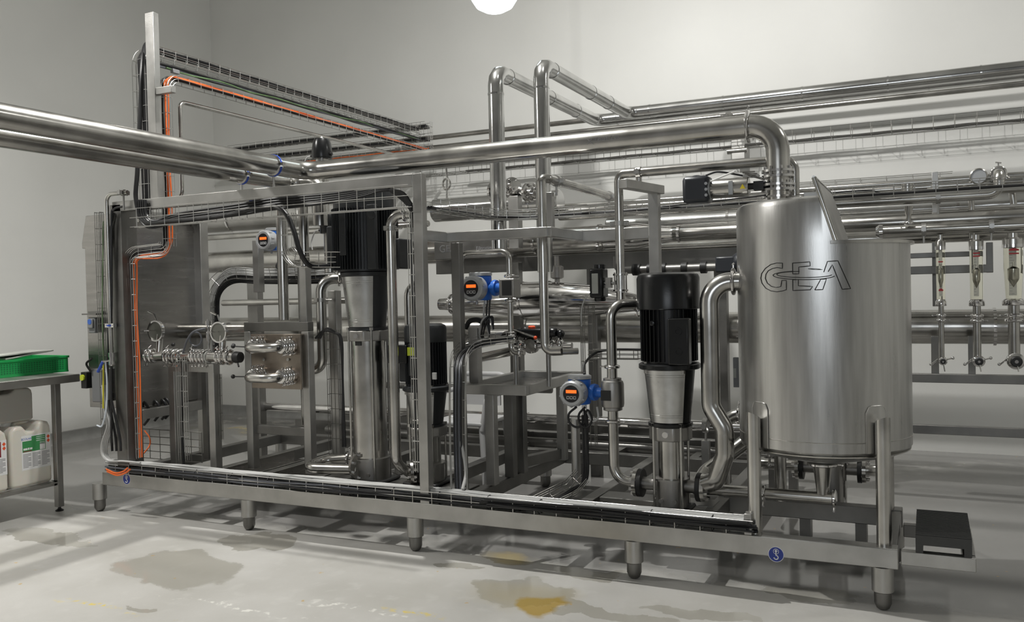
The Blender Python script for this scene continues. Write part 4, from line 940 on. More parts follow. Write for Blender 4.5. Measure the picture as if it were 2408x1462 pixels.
# ------------------------------------------------------------------ pipes of the right pump and tank
r_ = .0285
yd = y3
xin = P(1442, 1000, y3)[0]
zc_ = P(1442, 830, y3)[2]
fl = P(1490, 1137, y3)
o = pipe('suction_riser', 'vertical pipe with bottom elbow into the left flange of the right pump', 'pipe', [(xin, y3, P(1445, 965, y3)[2]), (xin, y3, zport), (fl[0]+.02, y3, zport)], .0285, .09, n=22)
clampring((xin, y3, P(1443, 990, y3)[2]), (0, 0, 1), .0285, o, 'tri_clamp', wing=(1, 0, 0))
o = pipe('upper_riser', 'vertical pipe above the cast flow tube, bending right at its top', 'pipe', [(xin, y3, P(1445, 888, y3)[2]), (xin, y3, P(1450, 716, y3)[2]), (P(1495, 716, y3)[0], y3+.15, P(1450, 716, y3)[2]+.0)], .0285, .075, n=22)
clampring((xin, y3, P(1443, 862, y3)[2]), (0, 0, 1), .0285, o, 'tri_clamp', wing=(-1, 0, 0))
clampring((P(1483, 716, y3)[0], y3+.11, P(1450, 716, y3)[2]), (.55, .83, 0), .0285, o, 'tri_clamp', wing=(0, 0, -1))
# valve on the thin riser
xv, yv = xq, Yq2
zv = P(1460, 664, yv)[2]
va = thing('butterfly_valve', 'clamped valve with black actuator box on the vertical line left of the black motor', 'valve', (xv, yv, zv-.05))
MB().cyl((xv, yv, zv-.055), (xv, yv, zv+.055), .024, 18).build('valve_body', M['steel'], va)
for dz in (-.045, .045): flange((xv, yv, zv+dz), (0, 0, 1), .043, .010, 0, va, 'valve_flange', 'steel')
boltset((xv, yv, zv), (0, 0, 1), .037, 4, .005, .115, PI/4, va)
pipe('valve_tail', 'short pipe stub below the actuator valve', 'pipe', [(xv, yv, 1.66), (xv, yv, P(1450, 716, y3)[2]+.0)], .0255, parent=va)
MB().cyl((xv-.02, yv, zv), (xv-.10, yv-.01, zv), .012, 12).cbox((xv-.065, yv-.01, zv), (.03, .04, .06)).build('yoke', M['frame'], va)
ax_ = P(1408, 667, yv)[0]
ac = MB().box((ax_-.042, yv-.05, zv-.085), (ax_+.042, yv+.05, zv+.085)).build('actuator', M['black'], va, bev=.012)
MB().lathe([(.034, 0), (.034, .02), (.03, .024)], (ax_+.006, yv, zv+.085), n=20).build('end_cap', M['black'], ac)
MB().lathe([(.03, 0), (.034, .006), (.034, .02)], (ax_+.006, yv, zv-.105), n=20).build('end_cap', M['black'], ac)
MB().box((ax_-.024, yv-.0515, zv-.06), (ax_+.014, yv-.0495, zv+.055)).build('rating_label', M['grey' if 0 else 'paper'], ac)
MB().lathe([(.012, 0), (.010, .01)], (ax_-.042, yv, zv+.0), (-1, 0, 0), 12).build('indicator', M['redp'], ac)
hose([(ax_-.03, yv-.03, zv-.05), (ax_-.08, yv-.02, zv-.09), (ax_-.11, yv, zv-.16), (ax_-.12, yv+.02, zv-.25)], .004, 'cgrey', 'thin pale wire hanging from the black valve actuator')
# big tank outlet pipe with S bend
rb = .0475; yb_ = 4.42
zf_ = P(1715, 662, 4.5)[2]; xb_ = P(1669, 800, yb_)[0]
xs_ = P(1704, 1030, yb_)[0]
big = [np.array([TX-TR+.03, 4.46, zf_]), np.array([xb_, yb_, zf_]), np.array([xb_, yb_, P(1668, 955, yb_)[2]]), np.array([xs_, yb_, P(1700, 1008, yb_)[2]]), np.array([xs_, yb_, P(1700, 1068, yb_)[2]]), np.array([xs_-.05, yb_+.02, zport+.055]), np.array([xs_-.12, yb_+.06, zport+.02])]
o = pipe('tank_side_pipe', 'wide pipe leaving the tank side and dropping with an S bend beside the right pump', 'pipe', big, rb, [.11, .09, .09, .06, .05], n=28)
clampring((P(1726, 660, 4.47)[0], 4.455, zf_), (1, .05, 0), rb, o, 'tri_clamp', wing=(0, 0, 1))
clampring((P(1733, 660, 4.47)[0]+.03, 4.46, zf_), (1, .05, 0), rb*1.02, o, 'ferrule', wing=(0, 0, 1))
# low suction line to the tank outlet
zo_ = P(1800, 1160, y3)[2]; xo = P(1934, 1100, y3)[0]
xe_ = P(1962, 1170, y3)[0]
o = pipe('tank_outlet_pipe', 'low horizontal pipe from the right pump to the outlet cone under the tank', 'pipe', [(P(1668, 1150, y3)[0]-.01, y3, zo_), (xe_, y3, zo_)], .030, n=24)
clampring((P(1796, 1160, y3)[0], y3, zo_), (1, 0, 0), .030, o, 'tri_clamp', wing=(0, -.5, -.86)); clampring((xe_, y3, zo_), (1, 0, 0), .030, o, 'end_clamp', wing=(0, -.5, -.86))
MB().lathe([(.028, zo_+.02), (.047, P(1934, 1080, y3)[2]-.02), (.050, P(1934, 1085, y3)[2]), (.050, .60)], (xo, y3, 0), n=28).build('outlet_cone', M['steel'], o)
clampring((xo, y3, P(1934, 1090, y3)[2]), (0, 0, 1), .050, o, 'tri_clamp', wing=(1, 0, 0))
# lower left fat pipes behind the tank: two angled bends
q = [P(1742, 960, 5.2), P(1712, 975, 5.2), P(1705, 1040, 5.2)]
o = pipe('rear_tank_pipe', 'shorter pipe bending down behind the S bend at the tank foot', 'pipe', [(TX-.25, 5.05, P(1735, 975, 5.05)[2]), (P(1705, 975, 5.05)[0], 5.05, P(1735, 975, 5.05)[2]), (P(1700, 1100, 5.05)[0], 5.05, .30)], .035, .09)
clampring((P(1738, 975, 5.05)[0], 5.05, P(1735, 975, 5.05)[2]), (1, 0, 0), .036, o, wing=(0, 0, 1))
a, b_ = P(1790, 1010, 4.95), P(1660, 1110, 4.75)
o = pipe('slanting_pipe', 'fat slanting pipe passing behind the S bend towards the pump flange', 'pipe', [a, b_, b_+np.array([-.02, -.15, -.06])], .042, .06)
# right pump port support and small verticals right of it
xx = P(1660, 1050, 4.9)[0]; sp = tag(MB().box((xx-.022, 4.88, RZ1), (xx+.022, 4.92, P(1660, 1035, 4.9)[2])).build('pipe_stand', M['frame'], None, bev=.002), 'short square steel post with a pipe clamp right of the right pump', 'post')
cc = np.array([xx-.0, 4.9, P(1660, 1000, 4.9)[2]]); saddle(cc, (1, 0, 0), .035, (0, 0, -1), sp, .07)
# tank bottom small valve assemblies
for px, py, yy in ((1775, 1060, 4.95), (1810, 1068, 4.95)):
    c = P(px, py, yy); o = MB().cyl(c-np.array([.05, 0, 0]), c+np.array([.05, 0, 0]), .014, 14).build('sample_valve', M['shiny'], None); tag(o, 'small bright sample valve under the tank, ' + ('left one behind the front left leg' if px < 1800 else 'right one near the rear left leg'), 'valve')
    clampring(c, (1, 0, 0), .016, o, wing=(0, 0, 1)); MB().cyl(c, c+np.array([0, -.02, -.05]), .007, 8).sph(c+np.array([0, -.02, -.055]), .012).build('valve_handle', M['shiny'], o)
# tank-top actuator: dark head, steel barrel, black coupling
zt_a = P(1650, 447, Yp-.02)[2]; ya = Yp-.03
at_ = thing('valve_actuator', 'horizontal pneumatic valve actuator with dark grey head beside the tank top pipe', 'actuator', (P(1700, 447, ya)[0], ya, zt_a-.06))
xh0, xh1 = P(1610, 445, ya)[0], P(1672, 445, ya)[0]; h_ = .07
MB().box((xh0, ya-.062, zt_a-h_), (xh1, ya+.062, zt_a+h_)).build('head', M['plastic'], at_, bev=.020)
MB().sph((P(1640, 420, ya)[0], ya-.02, zt_a+.05), .035, sc=(1.1, 1, .8)).build('head_bump', M['plastic'], at_)
for k in range(3): MB().lathe([(.008, 0), (.008, .004)], (xh1-.012, ya-.062, zt_a+.025-.03*k), (0, -1, 0), 12).build('head_screw', M['alloy'], at_)
MB().lathe([(.056, -.01), (.056, .0), (.05, .002)], (xh1, ya, zt_a), (1, 0, 0), 30).build('collar', M['alloy'], at_)
xb1_, xb2 = xh1, P(1762, 445, ya)[0]
MB().lathe([(.047, 0), (.050, .004), (.050, xb2-xb1_-.004), (.046, xb2-xb1_)], (xh1, ya, zt_a), (1, 0, 0), 32).build('barrel', M['steel'], at_)
c = P(1746, 438, ya-.052); MB().add([(c[0]-.014, c[1], c[2]-.012), (c[0]+.014, c[1], c[2]-.012), (c[0], c[1], c[2]+.013)], [(0, 1, 2)]).build('warning_triangle', M['yellow'], at_, flat=True)
MB().box((P(1722, 445, ya)[0]-.010, ya-.0515, zt_a-.04), (P(1722, 445, ya)[0]+.012, ya-.045, zt_a+.03)).build('rating_plate', M['alloy'], at_)
MB().cyl((xb2, ya, zt_a), (xT-.05, ya, zt_a), .017, 14).cbox(((xb2+xT)/2-.02, ya, zt_a), (.05, .05, .045)).build('coupling', M['rubber'], at_)
bk_ = MB()
for k in range(5): bk_.tube([(xb2-.04+.012*k, ya-.03, zt_a+.075-.006*k), (xb2+.03+.012*k, ya+.0, zt_a+.075-.012*k)], .003, 6)
bk_.box((xb2-.03, ya-.01, zt_a+.045), (xb2+.05, ya+.01, zt_a+.06)); bk_.build('mounting_bracket', M['steel'], at_)
MB().cyl((P(1676, 425, ya)[0], ya-.05, zt_a+.035), (P(1735, 410, ya)[0], ya-.07, zt_a+.075), .005, 8).build('air_tube', M['white'], at_)
hose([(xh1-.02, ya-.03, zt_a+.07), (xh1+.04, ya-.02, zt_a+.085), (xh1+.12, ya, zt_a+.07), (xb2, ya+.02, zt_a+.05)], .005, 'cblack', 'short black cable arching over the tank actuator barrel')
hose([(xT-.06, ya, zt_a-.05), P(1740, 466, 4.85), P(1640, 477, 5.2), P(1520, 489, 5.3), P(1430, 497, 5.3)], .005, 'cblack', 'black cable trailing left from the valve on the tank top')
c = P(1912, 462, 4.45); tag(MB().box((P(1890, 455, 4.6)[0], 4.6, zl), (P(1925, 455, 4.6)[0], 4.604, zl+.06)).build('lid_bracket', M['frame'], None, bev=.001), 'small flat bracket plate with a ring standing on the tank top', 'bracket')
# ------------------------------------------------------------------ flow transmitters
def meter(label, px, py, Y, rp, sens, post=None):
    c = P(px, py, Y); r = rp*mpx(c)
    t = thing('flow_transmitter', label, 'flow meter', (c[0], c[1], c[2]-r))
    MB().lathe([(r*.86, .055), (r*.98, .05), (r, .0), (r*.97, -.02), (r*.86, -.028), (r*.66, -.028), (r*.64, -.022)], c, (0, 1, 0), 36).build('display_housing', M['alloy'], t)
    g = MB()
    for k in range(10):
        a = 2*PI*k/10+.2; g.cbox((c[0]+r*.99*math.cos(a), c[1]-.002, c[2]+r*.99*math.sin(a)), (r*.12, .03, r*.12), Matrix.Rotation(-a, 3, 'Y'))
    g.build('grip_lugs', M['alloy'], t)
    f = MB().lathe([(r*.65, -.0225), (r*.65, -.0235)], c, (0, 1, 0), 32).build('display_face', M['face'], t)
    MB().box((c[0]-r*.42, c[1]-.0252, c[2]+r*.06), (c[0]+r*.42, c[1]-.0242, c[2]+r*.30)).build('display', M['lcd'], f)
    for k in (-1, 0, 1):
        b = MB(); q = (c[0]+k*r*.27, c[1]-.0248, c[2]-r*.28); s_ = r*.09
        b.tube([(q[0]-s_, q[1], q[2]-s_), (q[0]+s_, q[1], q[2]-s_), (q[0]+s_, q[1], q[2]+s_), (q[0]-s_, q[1], q[2]+s_), (q[0]-s_, q[1], q[2]-s_)], r*.022, 4); b.build('key', M['label'], f)
    cb = c+np.array([0, .105, 0])
    b = MB().lathe([(r*.80, -r*.95), (r*.88, -r*.8), (r*.88, r*.95), (r*.8, r*1.0)], cb, (0, 0, 1), 30).lathe([(r*.80, 0), (r*.80, .06)], c+np.array([0, .03, 0]), (0, 1, 0), 28); b.build('electronics_housing', M['blue'], t)
    MB().lathe([(r*.92, r*1.0), (r*.92, r*1.22), (r*.82, r*1.28)], cb, (0, 0, 1), 30).build('housing_lid', M['alloy'], t)
    s = np.array(sens); d = s-cb; d[2] = 0
    nk = MB().cyl(cb+np.array([0, 0, 0]), cb+d*.99, r*.38, 18); L = np.linalg.norm(d); u = d/L
    nk.lathe([(r*.62, -.012), (r*.66, 0), (r*.62, .014)], cb+u*(L*.62), u, 24).build('neck', M['blue'], t)
    for dx in (-r*.25, r*.55): MB().cyl(cb+np.array([dx, -.02, -r*.9]), cb+np.array([dx, -.02, -r*1.25]), .008, 8).build('cable_gland', M['alloy'], t)
    return t, c, r
# meter C on the right riser with cast tube
cs = P(1443, 927, y3)
t, c, r = meter('blue flow transmitter with orange display on the lower pipe left of the right pump', 1347, 925, 4.42, 31, (cs[0]-.06, 4.5, 0))
z0, z1 = P(1443, 965, y3)[2], P(1443, 888, y3)[2]
MB().lathe([(.042, z0), (.052, z0+.004), (.052, z0+.018), (.060, z0+.022), (.063, z0+.04), (.063, z1-.035), (.058, z1-.018), (.05, z1-.014), (.05, z1-.002), (.042, z1)], (xin, y3, 0), n=32).build('flow_tube', M['cast'], t)
MB().box((xin-.045, y3-.0655, cs[2]-.028), (xin+.012, y3-.055, cs[2]+.028)).build('type_plate', M['ink'], t)
for i in range(2):
    L = [c+np.array([-.01+.05*i, .08, -r*1.15]), c+np.array([-.05+.06*i, .06, -r*1.7]), c+np.array([-.045+.06*i, .06, -r*2.4]), c+np.array([.0+.05*i, .07, -r*2.7]), c+np.array([.04+.04*i, .08, -r*2.1]), c+np.array([.03+.02*i, .09, -r*1.4]), c+np.array([.035, .09, -r*2.4]), c+np.array([.045, .09, -r*5.5])]
    hose(L, .0065, 'cblack', 'black cable looped below the lower right flow transmitter', group='cable loops under the lower flow transmitter')
hose([c+np.array([.11, .08, -r*1.1]), c+np.array([.115, .08, -r*1.9]), c+np.array([.08, .08, -r*2.2]), c+np.array([.05, .09, -r*1.6])], .006, 'cgrey', 'pale cable loop under the lower right flow transmitter')
# post and tray below meter C
px_ = P(1355, 1100, 4.62)[0]
tag(MB().cyl((px_, 4.62, RZ1), (px_, 4.62, P(1355, 985, 4.62)[2]), .026, 20).build('instrument_post', M['frame'], None), 'round grey steel post under the lower right flow transmitter', 'post')
zz = P(1370, 1130, 4.55)
L = [P(1372, 975, 4.56), P(1372, 1128, 4.56), P(1345, 1150, 4.52), P(1255, 1195, 4.30)]
basket('wire_cable_tray', 'slanting wire tray from the instrument post down into the skid tray', [L[1]+np.array([0, 0, .02]), L[2], L[3]], (0, -1, .6), .09, .04, .09, .05, 'wiredark')
for i in range(3): hose([p+np.array([.012*i, -.01, .005*i]) for p in [L[0], P(1374, 1060, 4.56), L[1], L[2], P(1300, 1178, 4.4), L[3], P(1215, 1205, 4.2)]], .008, 'cblack', 'black cable running down the instrument post and slanting into the skid tray', group='cables in the slanting tray')
xq_ = P(1380, 800, 4.75)[0]
basket('wire_cable_tray', 'faint upright wire tray behind the lower right flow transmitter', [np.array([xq_, 4.75, .55]), np.array([xq_, 4.75, P(1380, 718, 4.75)[2]])], (0, 1, 0), .075, .04, .11, .05, 'wiredark')
zz = P(1450, 835, 4.75)[2]; basket('wire_cable_tray', 'short level wire tray leading to the right pump motor', [np.array([xq_+.02, 4.75, zz-.02]), np.array([P(1505, 830, 4.75)[0], 4.75, zz-.02])], (0, 0, 1), .08, .05, .11, .05, 'wiredark')
hose([c+np.array([0.02, .13, r*1.3]), P(1375, 855, 4.6), P(1400, 830, 4.7), P(1440, 822, 4.75), P(1510, 822, 4.7)], .007, 'cblack', 'black cable arching from the lower right transmitter to the pump motor')
# meter B with its small loop pipe, above the drip table
YBm = 4.72; sb = P(1199, 676, YBm+.1)
t, c, r = meter('blue and grey flow transmitter with orange display in the middle above the drip table', 1112, 678, YBm, 30, (sb[0]-.04, YBm+.1, 0))
z0, z1 = P(1199, 700, YBm+.1)[2], P(1199, 655, YBm+.1)[2]
MB().box((sb[0]-.052, YBm+.05, z0), (sb[0]+.052, YBm+.15, z1)).build('flow_tube', M['cast'], t, bev=.006)
MB().box((sb[0]-.03, YBm+.048, z0+.015), (sb[0]+.035, YBm+.052, z1-.012)).build('type_plate', M['ink'], t)
for k in (-.04, .04): clampring((sb[0], YBm+.1, (z0+z1)/2+k*1.9), (0, 0, 1), .022, t, 'union', wing=(1, 0, 0))
ym = YBm+.1
xl_ = P(1086, 700, ym)[0]; ztp = P(1140, 593, ym)[2]; zbo = P(1205, 828, ym)[2]
o = pipe('loop_pipe', 'small inverted U pipe over the middle flow transmitter', 'pipe', [(xl_, ym, P(1086, 812, ym)[2]-.18), (xl_, ym, ztp), (sb[0], ym, ztp), (sb[0], ym, z1)], .0175, .055, n=16)
o = pipe('loop_pipe', 'short small pipe under the middle flow transmitter with bottom elbow', 'pipe', [(sb[0], ym, z0), (sb[0], ym, zbo), (sb[0]+.09, ym, zbo)], .0175, .04, n=16)
clampring((sb[0]+.06, ym, zbo), (1, 0, 0), .0175, o, wing=(0, 0, 1))
saddle((xl_, ym, P(1086, 788, ym)[2]), (0, 0, 1), .0175, (1, 0, 0), o, .05)
tag(MB().box((xl_+.055, ym-.03, P(1110, 900, ym)[2]), (xl_+.12, ym+.03, P(1110, 770, ym)[2])).build('support_post', M['frame'], None, bev=.003), 'short square grey post beside the small loop pipe', 'post')
hose([P(1095, 772, ym), P(1105, 755, ym), P(1125, 752, ym), P(1140, 765, ym)], .016, 'rubber', 'fat short black hose end behind the middle transmitter post', cat='hose', name='hose')
for i in range(3): hose([P(1140+6*i, 705, ym), P(1138+6*i, 745, ym), P(1150, 790, ym), P(1128+4*i, 792, ym), P(1133+6*i, 755, ym-.02), P(1150+4*i, 745, ym), P(1160, 775, ym)], .006, 'cblack' if i else 'cgrey', 'cable looped below the middle flow transmitter', group='cable loops under the middle flow transmitter')
# vertical pipe right of it and its arm to the rear
Yv = 4.72; xv1 = P(1277, 600, Yv)[0]; zt_v = P(1290, 418, Yv)[2]; zb_v = P(1280, 826, Yv)[2]
e_ = run(np.array([xv1+.02, Yv, zt_v]), ('Y', 1440, 468))[1]
o = pipe('riser_pipe', 'vertical pipe over the drip table with a top bend running back to the right', 'pipe', [(xv1+.11, Yv-.0, zb_v+.005), (xv1, Yv, zb_v), (xv1, Yv, zt_v), (xv1+.03, Yv+.04, zt_v), e_], .0275, [.05, .05, .02], n=22)
for s_, u_ in ((.10, 1), (.93, 1)):
    q = np.array([xv1+.03, Yv+.04, zt_v])*(1-s_)+e_*s_; saddle(q, (e_-np.array([xv1+.03, Yv+.04, zt_v]))/np.linalg.norm(e_-np.array([xv1+.03, Yv+.04, zt_v])), .0275, (0, 0, -1), o, .06)
q = P(1293, 440, Yv+.14); tag(MB().box((q[0]-.02, q[1]-.02, z2), (q[0]+.02, q[1]+.02, zt_v-.07)).build('support_post', M['frame'], None, bev=.002), 'short square post on the shelf beam holding the bent riser pipe', 'post')
# horizontal stub line at the foot (level pipe to the right)
q = run(np.array([xv1+.10, Yv, zb_v]), ('X', 1352, 822))[1]
pipe('level_pipe', 'short level pipe at the foot of the riser over the drip table', 'pipe', [np.array([xv1+.11, Yv, zb_v]), q+np.array([0, .05, 0])], .019, n=16)
# meter A at left with cast tube
t, c, r = meter('blue and grey flow transmitter with orange display at the upper left, on a grey post', 624, 565, 4.95, 24, (P(662, 565, 5.05)[0], 5.05, 0))
xa_ = P(607, 600, 5.05)[0]; tag(MB().box((xa_-.028, 5.02, P(607, 640, 5.05)[2]-.15), (xa_+.028, 5.08, P(607, 565, 5.05)[2])).build('instrument_post', M['frame'], None, bev=.002), 'small grey post carrying the upper left flow transmitter', 'post')
hose([c+np.array([.06, .1, -r]), c+np.array([.055, .08, -r*1.9]), c+np.array([.045, .06, -r*2.6]), c+np.array([.07, .1, -r*3.2])], .007, 'cblack', 'black cable hanging from the upper left flow transmitter')

# ------------------------------------------------------------------ drip table in the middle
dt = thing('drip_table', 'stainless frame table with drip tray in the middle of the rig', 'table', (-2.4, 5.2, RZ1))
zt_ = .90; A = on(1246, 905, 'Z', zt_); Bc = on(1060, 905, 'Z', zt_); C_ = on(1358, 873, 'Z', zt_)
ax0, ax1, ay0, ay1 = Bc[0], A[0], (A[1]+Bc[1])/2, C_[1]
mb = MB()
mb.box((ax0, ay0, zt_-.06), (ax1, ay0+.05, zt_)).box((ax0, ay1-.05, zt_-.06), (ax1, ay1, zt_)).box((ax1-.05, ay0+.05, zt_-.06), (ax1, ay1-.05, zt_)).box((ax0, ay0+.05, zt_-.06), (ax0+.05, ay1-.05, zt_))
mb.build('top_frame', M['frame'], dt, bev=.003)
MB().box((ax0+.05, ay0+.05, zt_-.05), (ax1-.05, ay1-.05, zt_-.04)).build('tray_floor', M['sheet'], dt)
for px, Y_ in ((1156, ay0+.03), (1322, ay1-.05)):
    x = P(px, 1000, Y_)[0]; MB().box((x-.03, Y_-.03, RZ1), (x+.03, Y_+.03, zt_-.06)).build('leg', M['frame'], dt, bev=.003)
for px, Y_ in ((1200, ay0+.28), (1225, ay0+.42)):
    x = P(px, 1000, Y_)[0]; MB().box((x-.032, Y_-.03, RZ1), (x+.032, Y_+.03, zt_-.06)).build('leg', M['dark'], dt, bev=.003)
MB().bar((P(1210, 1083, 5.15)[0], 5.15, .33), (P(1325, 1038, ay1)[0], ay1-.05, .33), .05, .07).build('brace', M['dark'], dt, bev=.003)
for px in (1213, 1290): 
    q = P(px, 850, ay0+.35); MB().cyl((q[0], q[1], zt_-.04), (q[0], q[1], P(px, 825, ay0+.35)[2]), .016, 14).build('support_rod', M['frame'], dt)
# valve group over the table
Yg = ay0+.30
q = P(1250, 812, Yg)
vg = thing('valve_group', 'cluster of small bright valves with black actuator and orange knob over the drip table', 'valve', (q[0], q[1], q[2]-.06))
zc2 = P(1250, 812, Yg)[2]; xa2, xb2_ = P(1198, 812, Yg)[0], P(1345, 812, Yg)[0]
MB().cyl((xa2, Yg, zc2), (xb2_, Yg, zc2), .020, 18).build('header_tube', M['shiny'], vg)
for px in (1205, 1222, 1238, 1262, 1280, 1300, 1318): 
    x = P(px, 812, Yg)[0]; clampring((x, Yg, zc2), (1, 0, 0), .021, vg, 'tri_clamp', wing=(0, -.5, .86))
MB().lathe([(.042, -.03), (.05, -.02), (.05, .02), (.042, .03)], (P(1250, 812, Yg)[0], Yg, zc2), (0, 1, 0), 22).build('valve_body', M['steel'], vg)
a0_, a1_ = P(1230, 790, Yg), P(1300, 772, Yg)
act = MB().box((a0_[0], Yg-.05, a0_[2]-.01), (a1_[0], Yg+.02, a1_[2]+.0)).build('actuator', M['black'], vg, bev=.012)
x = P(1252, 768, Yg)[0]; MB().lathe([(.022, 0), (.024, .012), (.016, .018)], (x, Yg-.01, a1_[2]), (0, 0, 1), 18).build('orange_knob', M['redp'], act)
for s_ in (0, 1):
    xx = (a0_[0] if s_ == 0 else a1_[0]); MB().lathe([(.03, 0), (.03, .02), (.024, .03)], (xx, Yg-.015, (a0_[2]+a1_[2])/2), ((1 if s_ else -1), 0, 0), 20).build('end_cap', M['black'], act)
q = P(1190, 792, Yg-.12); MB().lathe([(.026, .06), (.036, .05), (.036, .0), (.028, -.012)], q, (0, 1, 0), 22).cyl(q, q+np.array([.0, .16, -.0]), .018, 12).build('black_hand_knob', M['rubber'], vg)
MB().cyl(P(1205, 775, Yg-.06), P(1258, 793, Yg-.06), .006, 8).build('lever_rod', M['steel'], vg)
MB().sph(P(1259, 794, Yg-.06), .012).build('orange_tip', M['redp'], vg)
for px, py in ((1318, 785), (1316, 805)): MB().sph(P(px, py, Yg), .028).build('round_fitting', M['black' if py < 800 else 'shiny'], vg)
for px in (1165, 1180, 1195):
    q = P(px, 790, Yg+.12); MB().lathe([(.03, -.04), (.045, -.03), (.045, .03), (.03, .04)], q, (1, .2, 0), 20).build('check_valve', M['shiny'], vg)
# flexible hoses and short level pipe left of it
pipe('level_pipe', 'bright level pipe leading left from the valve group over the table', 'pipe', [P(1110, 845, Yg+.2), P(1205, 825, Yg+.15)], .03, n=18)
pipe('level_pipe', 'dull level pipe under the bright one at the left of the valve group', 'pipe', [P(1085, 815, Yg+.25), P(1160, 800, Yg+.25)], .035, n=18)
# curved wire tray left of the table
Yc = 4.30
L = [P(1212, 800, 4.75), P(1120, 812, 4.62), P(1083, 840, 4.4), P(1078, 900, 4.3), P(1078, 1020, 4.3), P(1082, 1165, 4.24)]
Ls = spline(L, 5)
basket('wire_cable_tray', 'wire tray bending down from the valve group to the skid, left of the drip table', Ls, (0, -.3, 1), .09, .04, .10, .01, 'wire')
for i in range(5):
    hose([p+np.array([.011*i-.02, -.012, -.012*(i % 2)]) for p in [P(1205, 790, 4.72)]+L[1:]], .0062 if i != 3 else .008, 'cmid' if i in (1, 3) else 'cblack', 'dark cable in the bending tray left of the drip table', group='cables in the bending tray')
hose([P(1075, 1010, 4.3), P(1088, 1060, 4.28), P(1096, 1110, 4.26), P(1088, 1150, 4.2)], .010, 'cgrey', 'fat pale cable curving down beside the bending tray')

# ------------------------------------------------------------------ pipework round the tall and middle pumps
yd1 = 4.36
xd = P(925, 800, yd1)[0]; ztop = P(935, 503, yd1)[2]; zlow = P(925, 1080, yd1)[2]
fx = P(958, 1108, 4.5)
o = pipe('discharge_pipe', 'vertical polished pipe between the tall pump and the front upright post', 'pipe', [(xd+.12, yd1+.03, ztop), (xd, yd1, ztop), (xd, yd1, zlow-.02), (fx[0]+.02, 4.48, fx[2])], .030, [.075, .09], n=22)
saddle((xd, yd1, P(925, 537, yd1)[2]), (0, 0, 1), .030, (1, 0, 0), o, .05)
clampring((xd+.09, yd1+.02, ztop), (1, .2, 0), .03, o, wing=(0, 0, 1))
flange((fx[0]+.03, 4.5, fx[2]), (1, .75, 0), .072, .02, 8, o, 'pump_flange', 'steel', .009)
# hairpin pipe at the foot of the tall pump
zh = P(800, 1104, 4.40)[2]; f1 = P(846, 1092, 4.46)
xhl = P(722, 1100, 4.40)[0]
o = pipe('hairpin_pipe', 'polished U shaped pipe lying at the foot of the tall pump', 'pipe', [(f1[0]-.0, 4.44, zh+.0), (xhl+.0, 4.36, zh), (xhl, 4.56, zh+.012), (f1[0]-.15, 4.62, zh+.03)], .0335, [.10, .10], n=24)
flange((f1[0]+.015, 4.47, f1[2]-.01), (1, -.45, 0), .095, .024, 8, o, 'pump_flange', 'steel', .010)
MB().cyl((f1[0], 4.45, f1[2]-.01), (x1-.04, y1_-.02, f1[2]-.01), .045, 20).build('port_stub', M['cast'], o)
clampring((f1[0]-.19, 4.615, zh+.025), (1, .1, 0), .034, o, wing=(0, 0, 1))
# riser and elbow left of the tall pump
ye = 4.75; xr1 = P(757, 780, ye)[0]; ze = P(785, 655, ye)[2]; zl2 = P(735, 868, ye)[2]
o = pipe('bent_riser', 'polished riser with top elbow between valve panel and tall pump', 'pipe', [(xr1+.13, ye+.12, ze), (xr1, ye, ze), (xr1, ye, zl2), (xr1-.13, ye, zl2)], .034, [.09, .08], n=22)
clampring((xr1+.09, ye+.085, ze), (1, .9, 0), .034, o, 'tri_clamp', wing=(0, 0, 1)); clampring((xr1+.115, ye+.108, ze), (1, .9, 0), .034, o, 'tri_clamp', wing=(0, 0, 1))
saddle((xr1, ye, P(757, 705, ye)[2]), (0, 0, 1), .034, (1, 0, 0), o, .06)
q = P(785, 690, ye+.12); tag(MB().box((q[0]-.03, ye+.09, .29), (q[0]+.04, ye+.15, P(785, 683, ye+.12)[2])).build('support_post', M['frame'], None, bev=.003), 'grey square post just left of the tall pump column', 'post')
o = pipe('second_riser', 'slimmer pipe behind the bent riser, right beside it', 'pipe', [(P(778, 700, 4.95)[0], 4.95, P(778, 690, 4.95)[2]), (P(778, 700, 4.95)[0], 4.95, .4)], .018, n=14)
o = pipe('second_riser', 'curved pipe rising behind the upright wire tray, left of the front post', 'pipe', [(P(990, 660, 4.9)[0], 4.95, P(990, 668, 4.9)[2]), (P(960, 668, 4.9)[0], 4.9, P(965, 668, 4.9)[2]), (P(960, 700, 4.9)[0], 4.9, .5)], .030, .08, n=18)
# vertical pipes left of the tall pump
for px, r_p, top, bot, Yp_, lab in ((664, .037, 470, 752, 4.78, 'broad vertical pipe rising behind the valve panel, left one of the pair'), (716, .034, 455, 625, 4.80, 'broad vertical pipe rising behind the valve panel, right one of the pair'), (705, .020, 625, 1000, 4.86, 'narrow vertical pipe just behind the valve panel frame')):
    x = P(px, 600, Yp_)[0]; tag(MB().cyl((x, Yp_, P(px, bot, Yp_)[2]), (x, Yp_, P(px, top, Yp_)[2]), r_p, 22).build('vertical_pipe', M['steel'], None), lab, 'pipe')
x = P(717, 700, 4.82)[0]; tag(MB().box((x-.028, 4.80, .29), (x+.028, 4.86, P(717, 625, 4.8)[2])).build('support_post', M['frame'], None, bev=.003), 'brownish steel post below the right one of the paired vertical pipes', 'post')
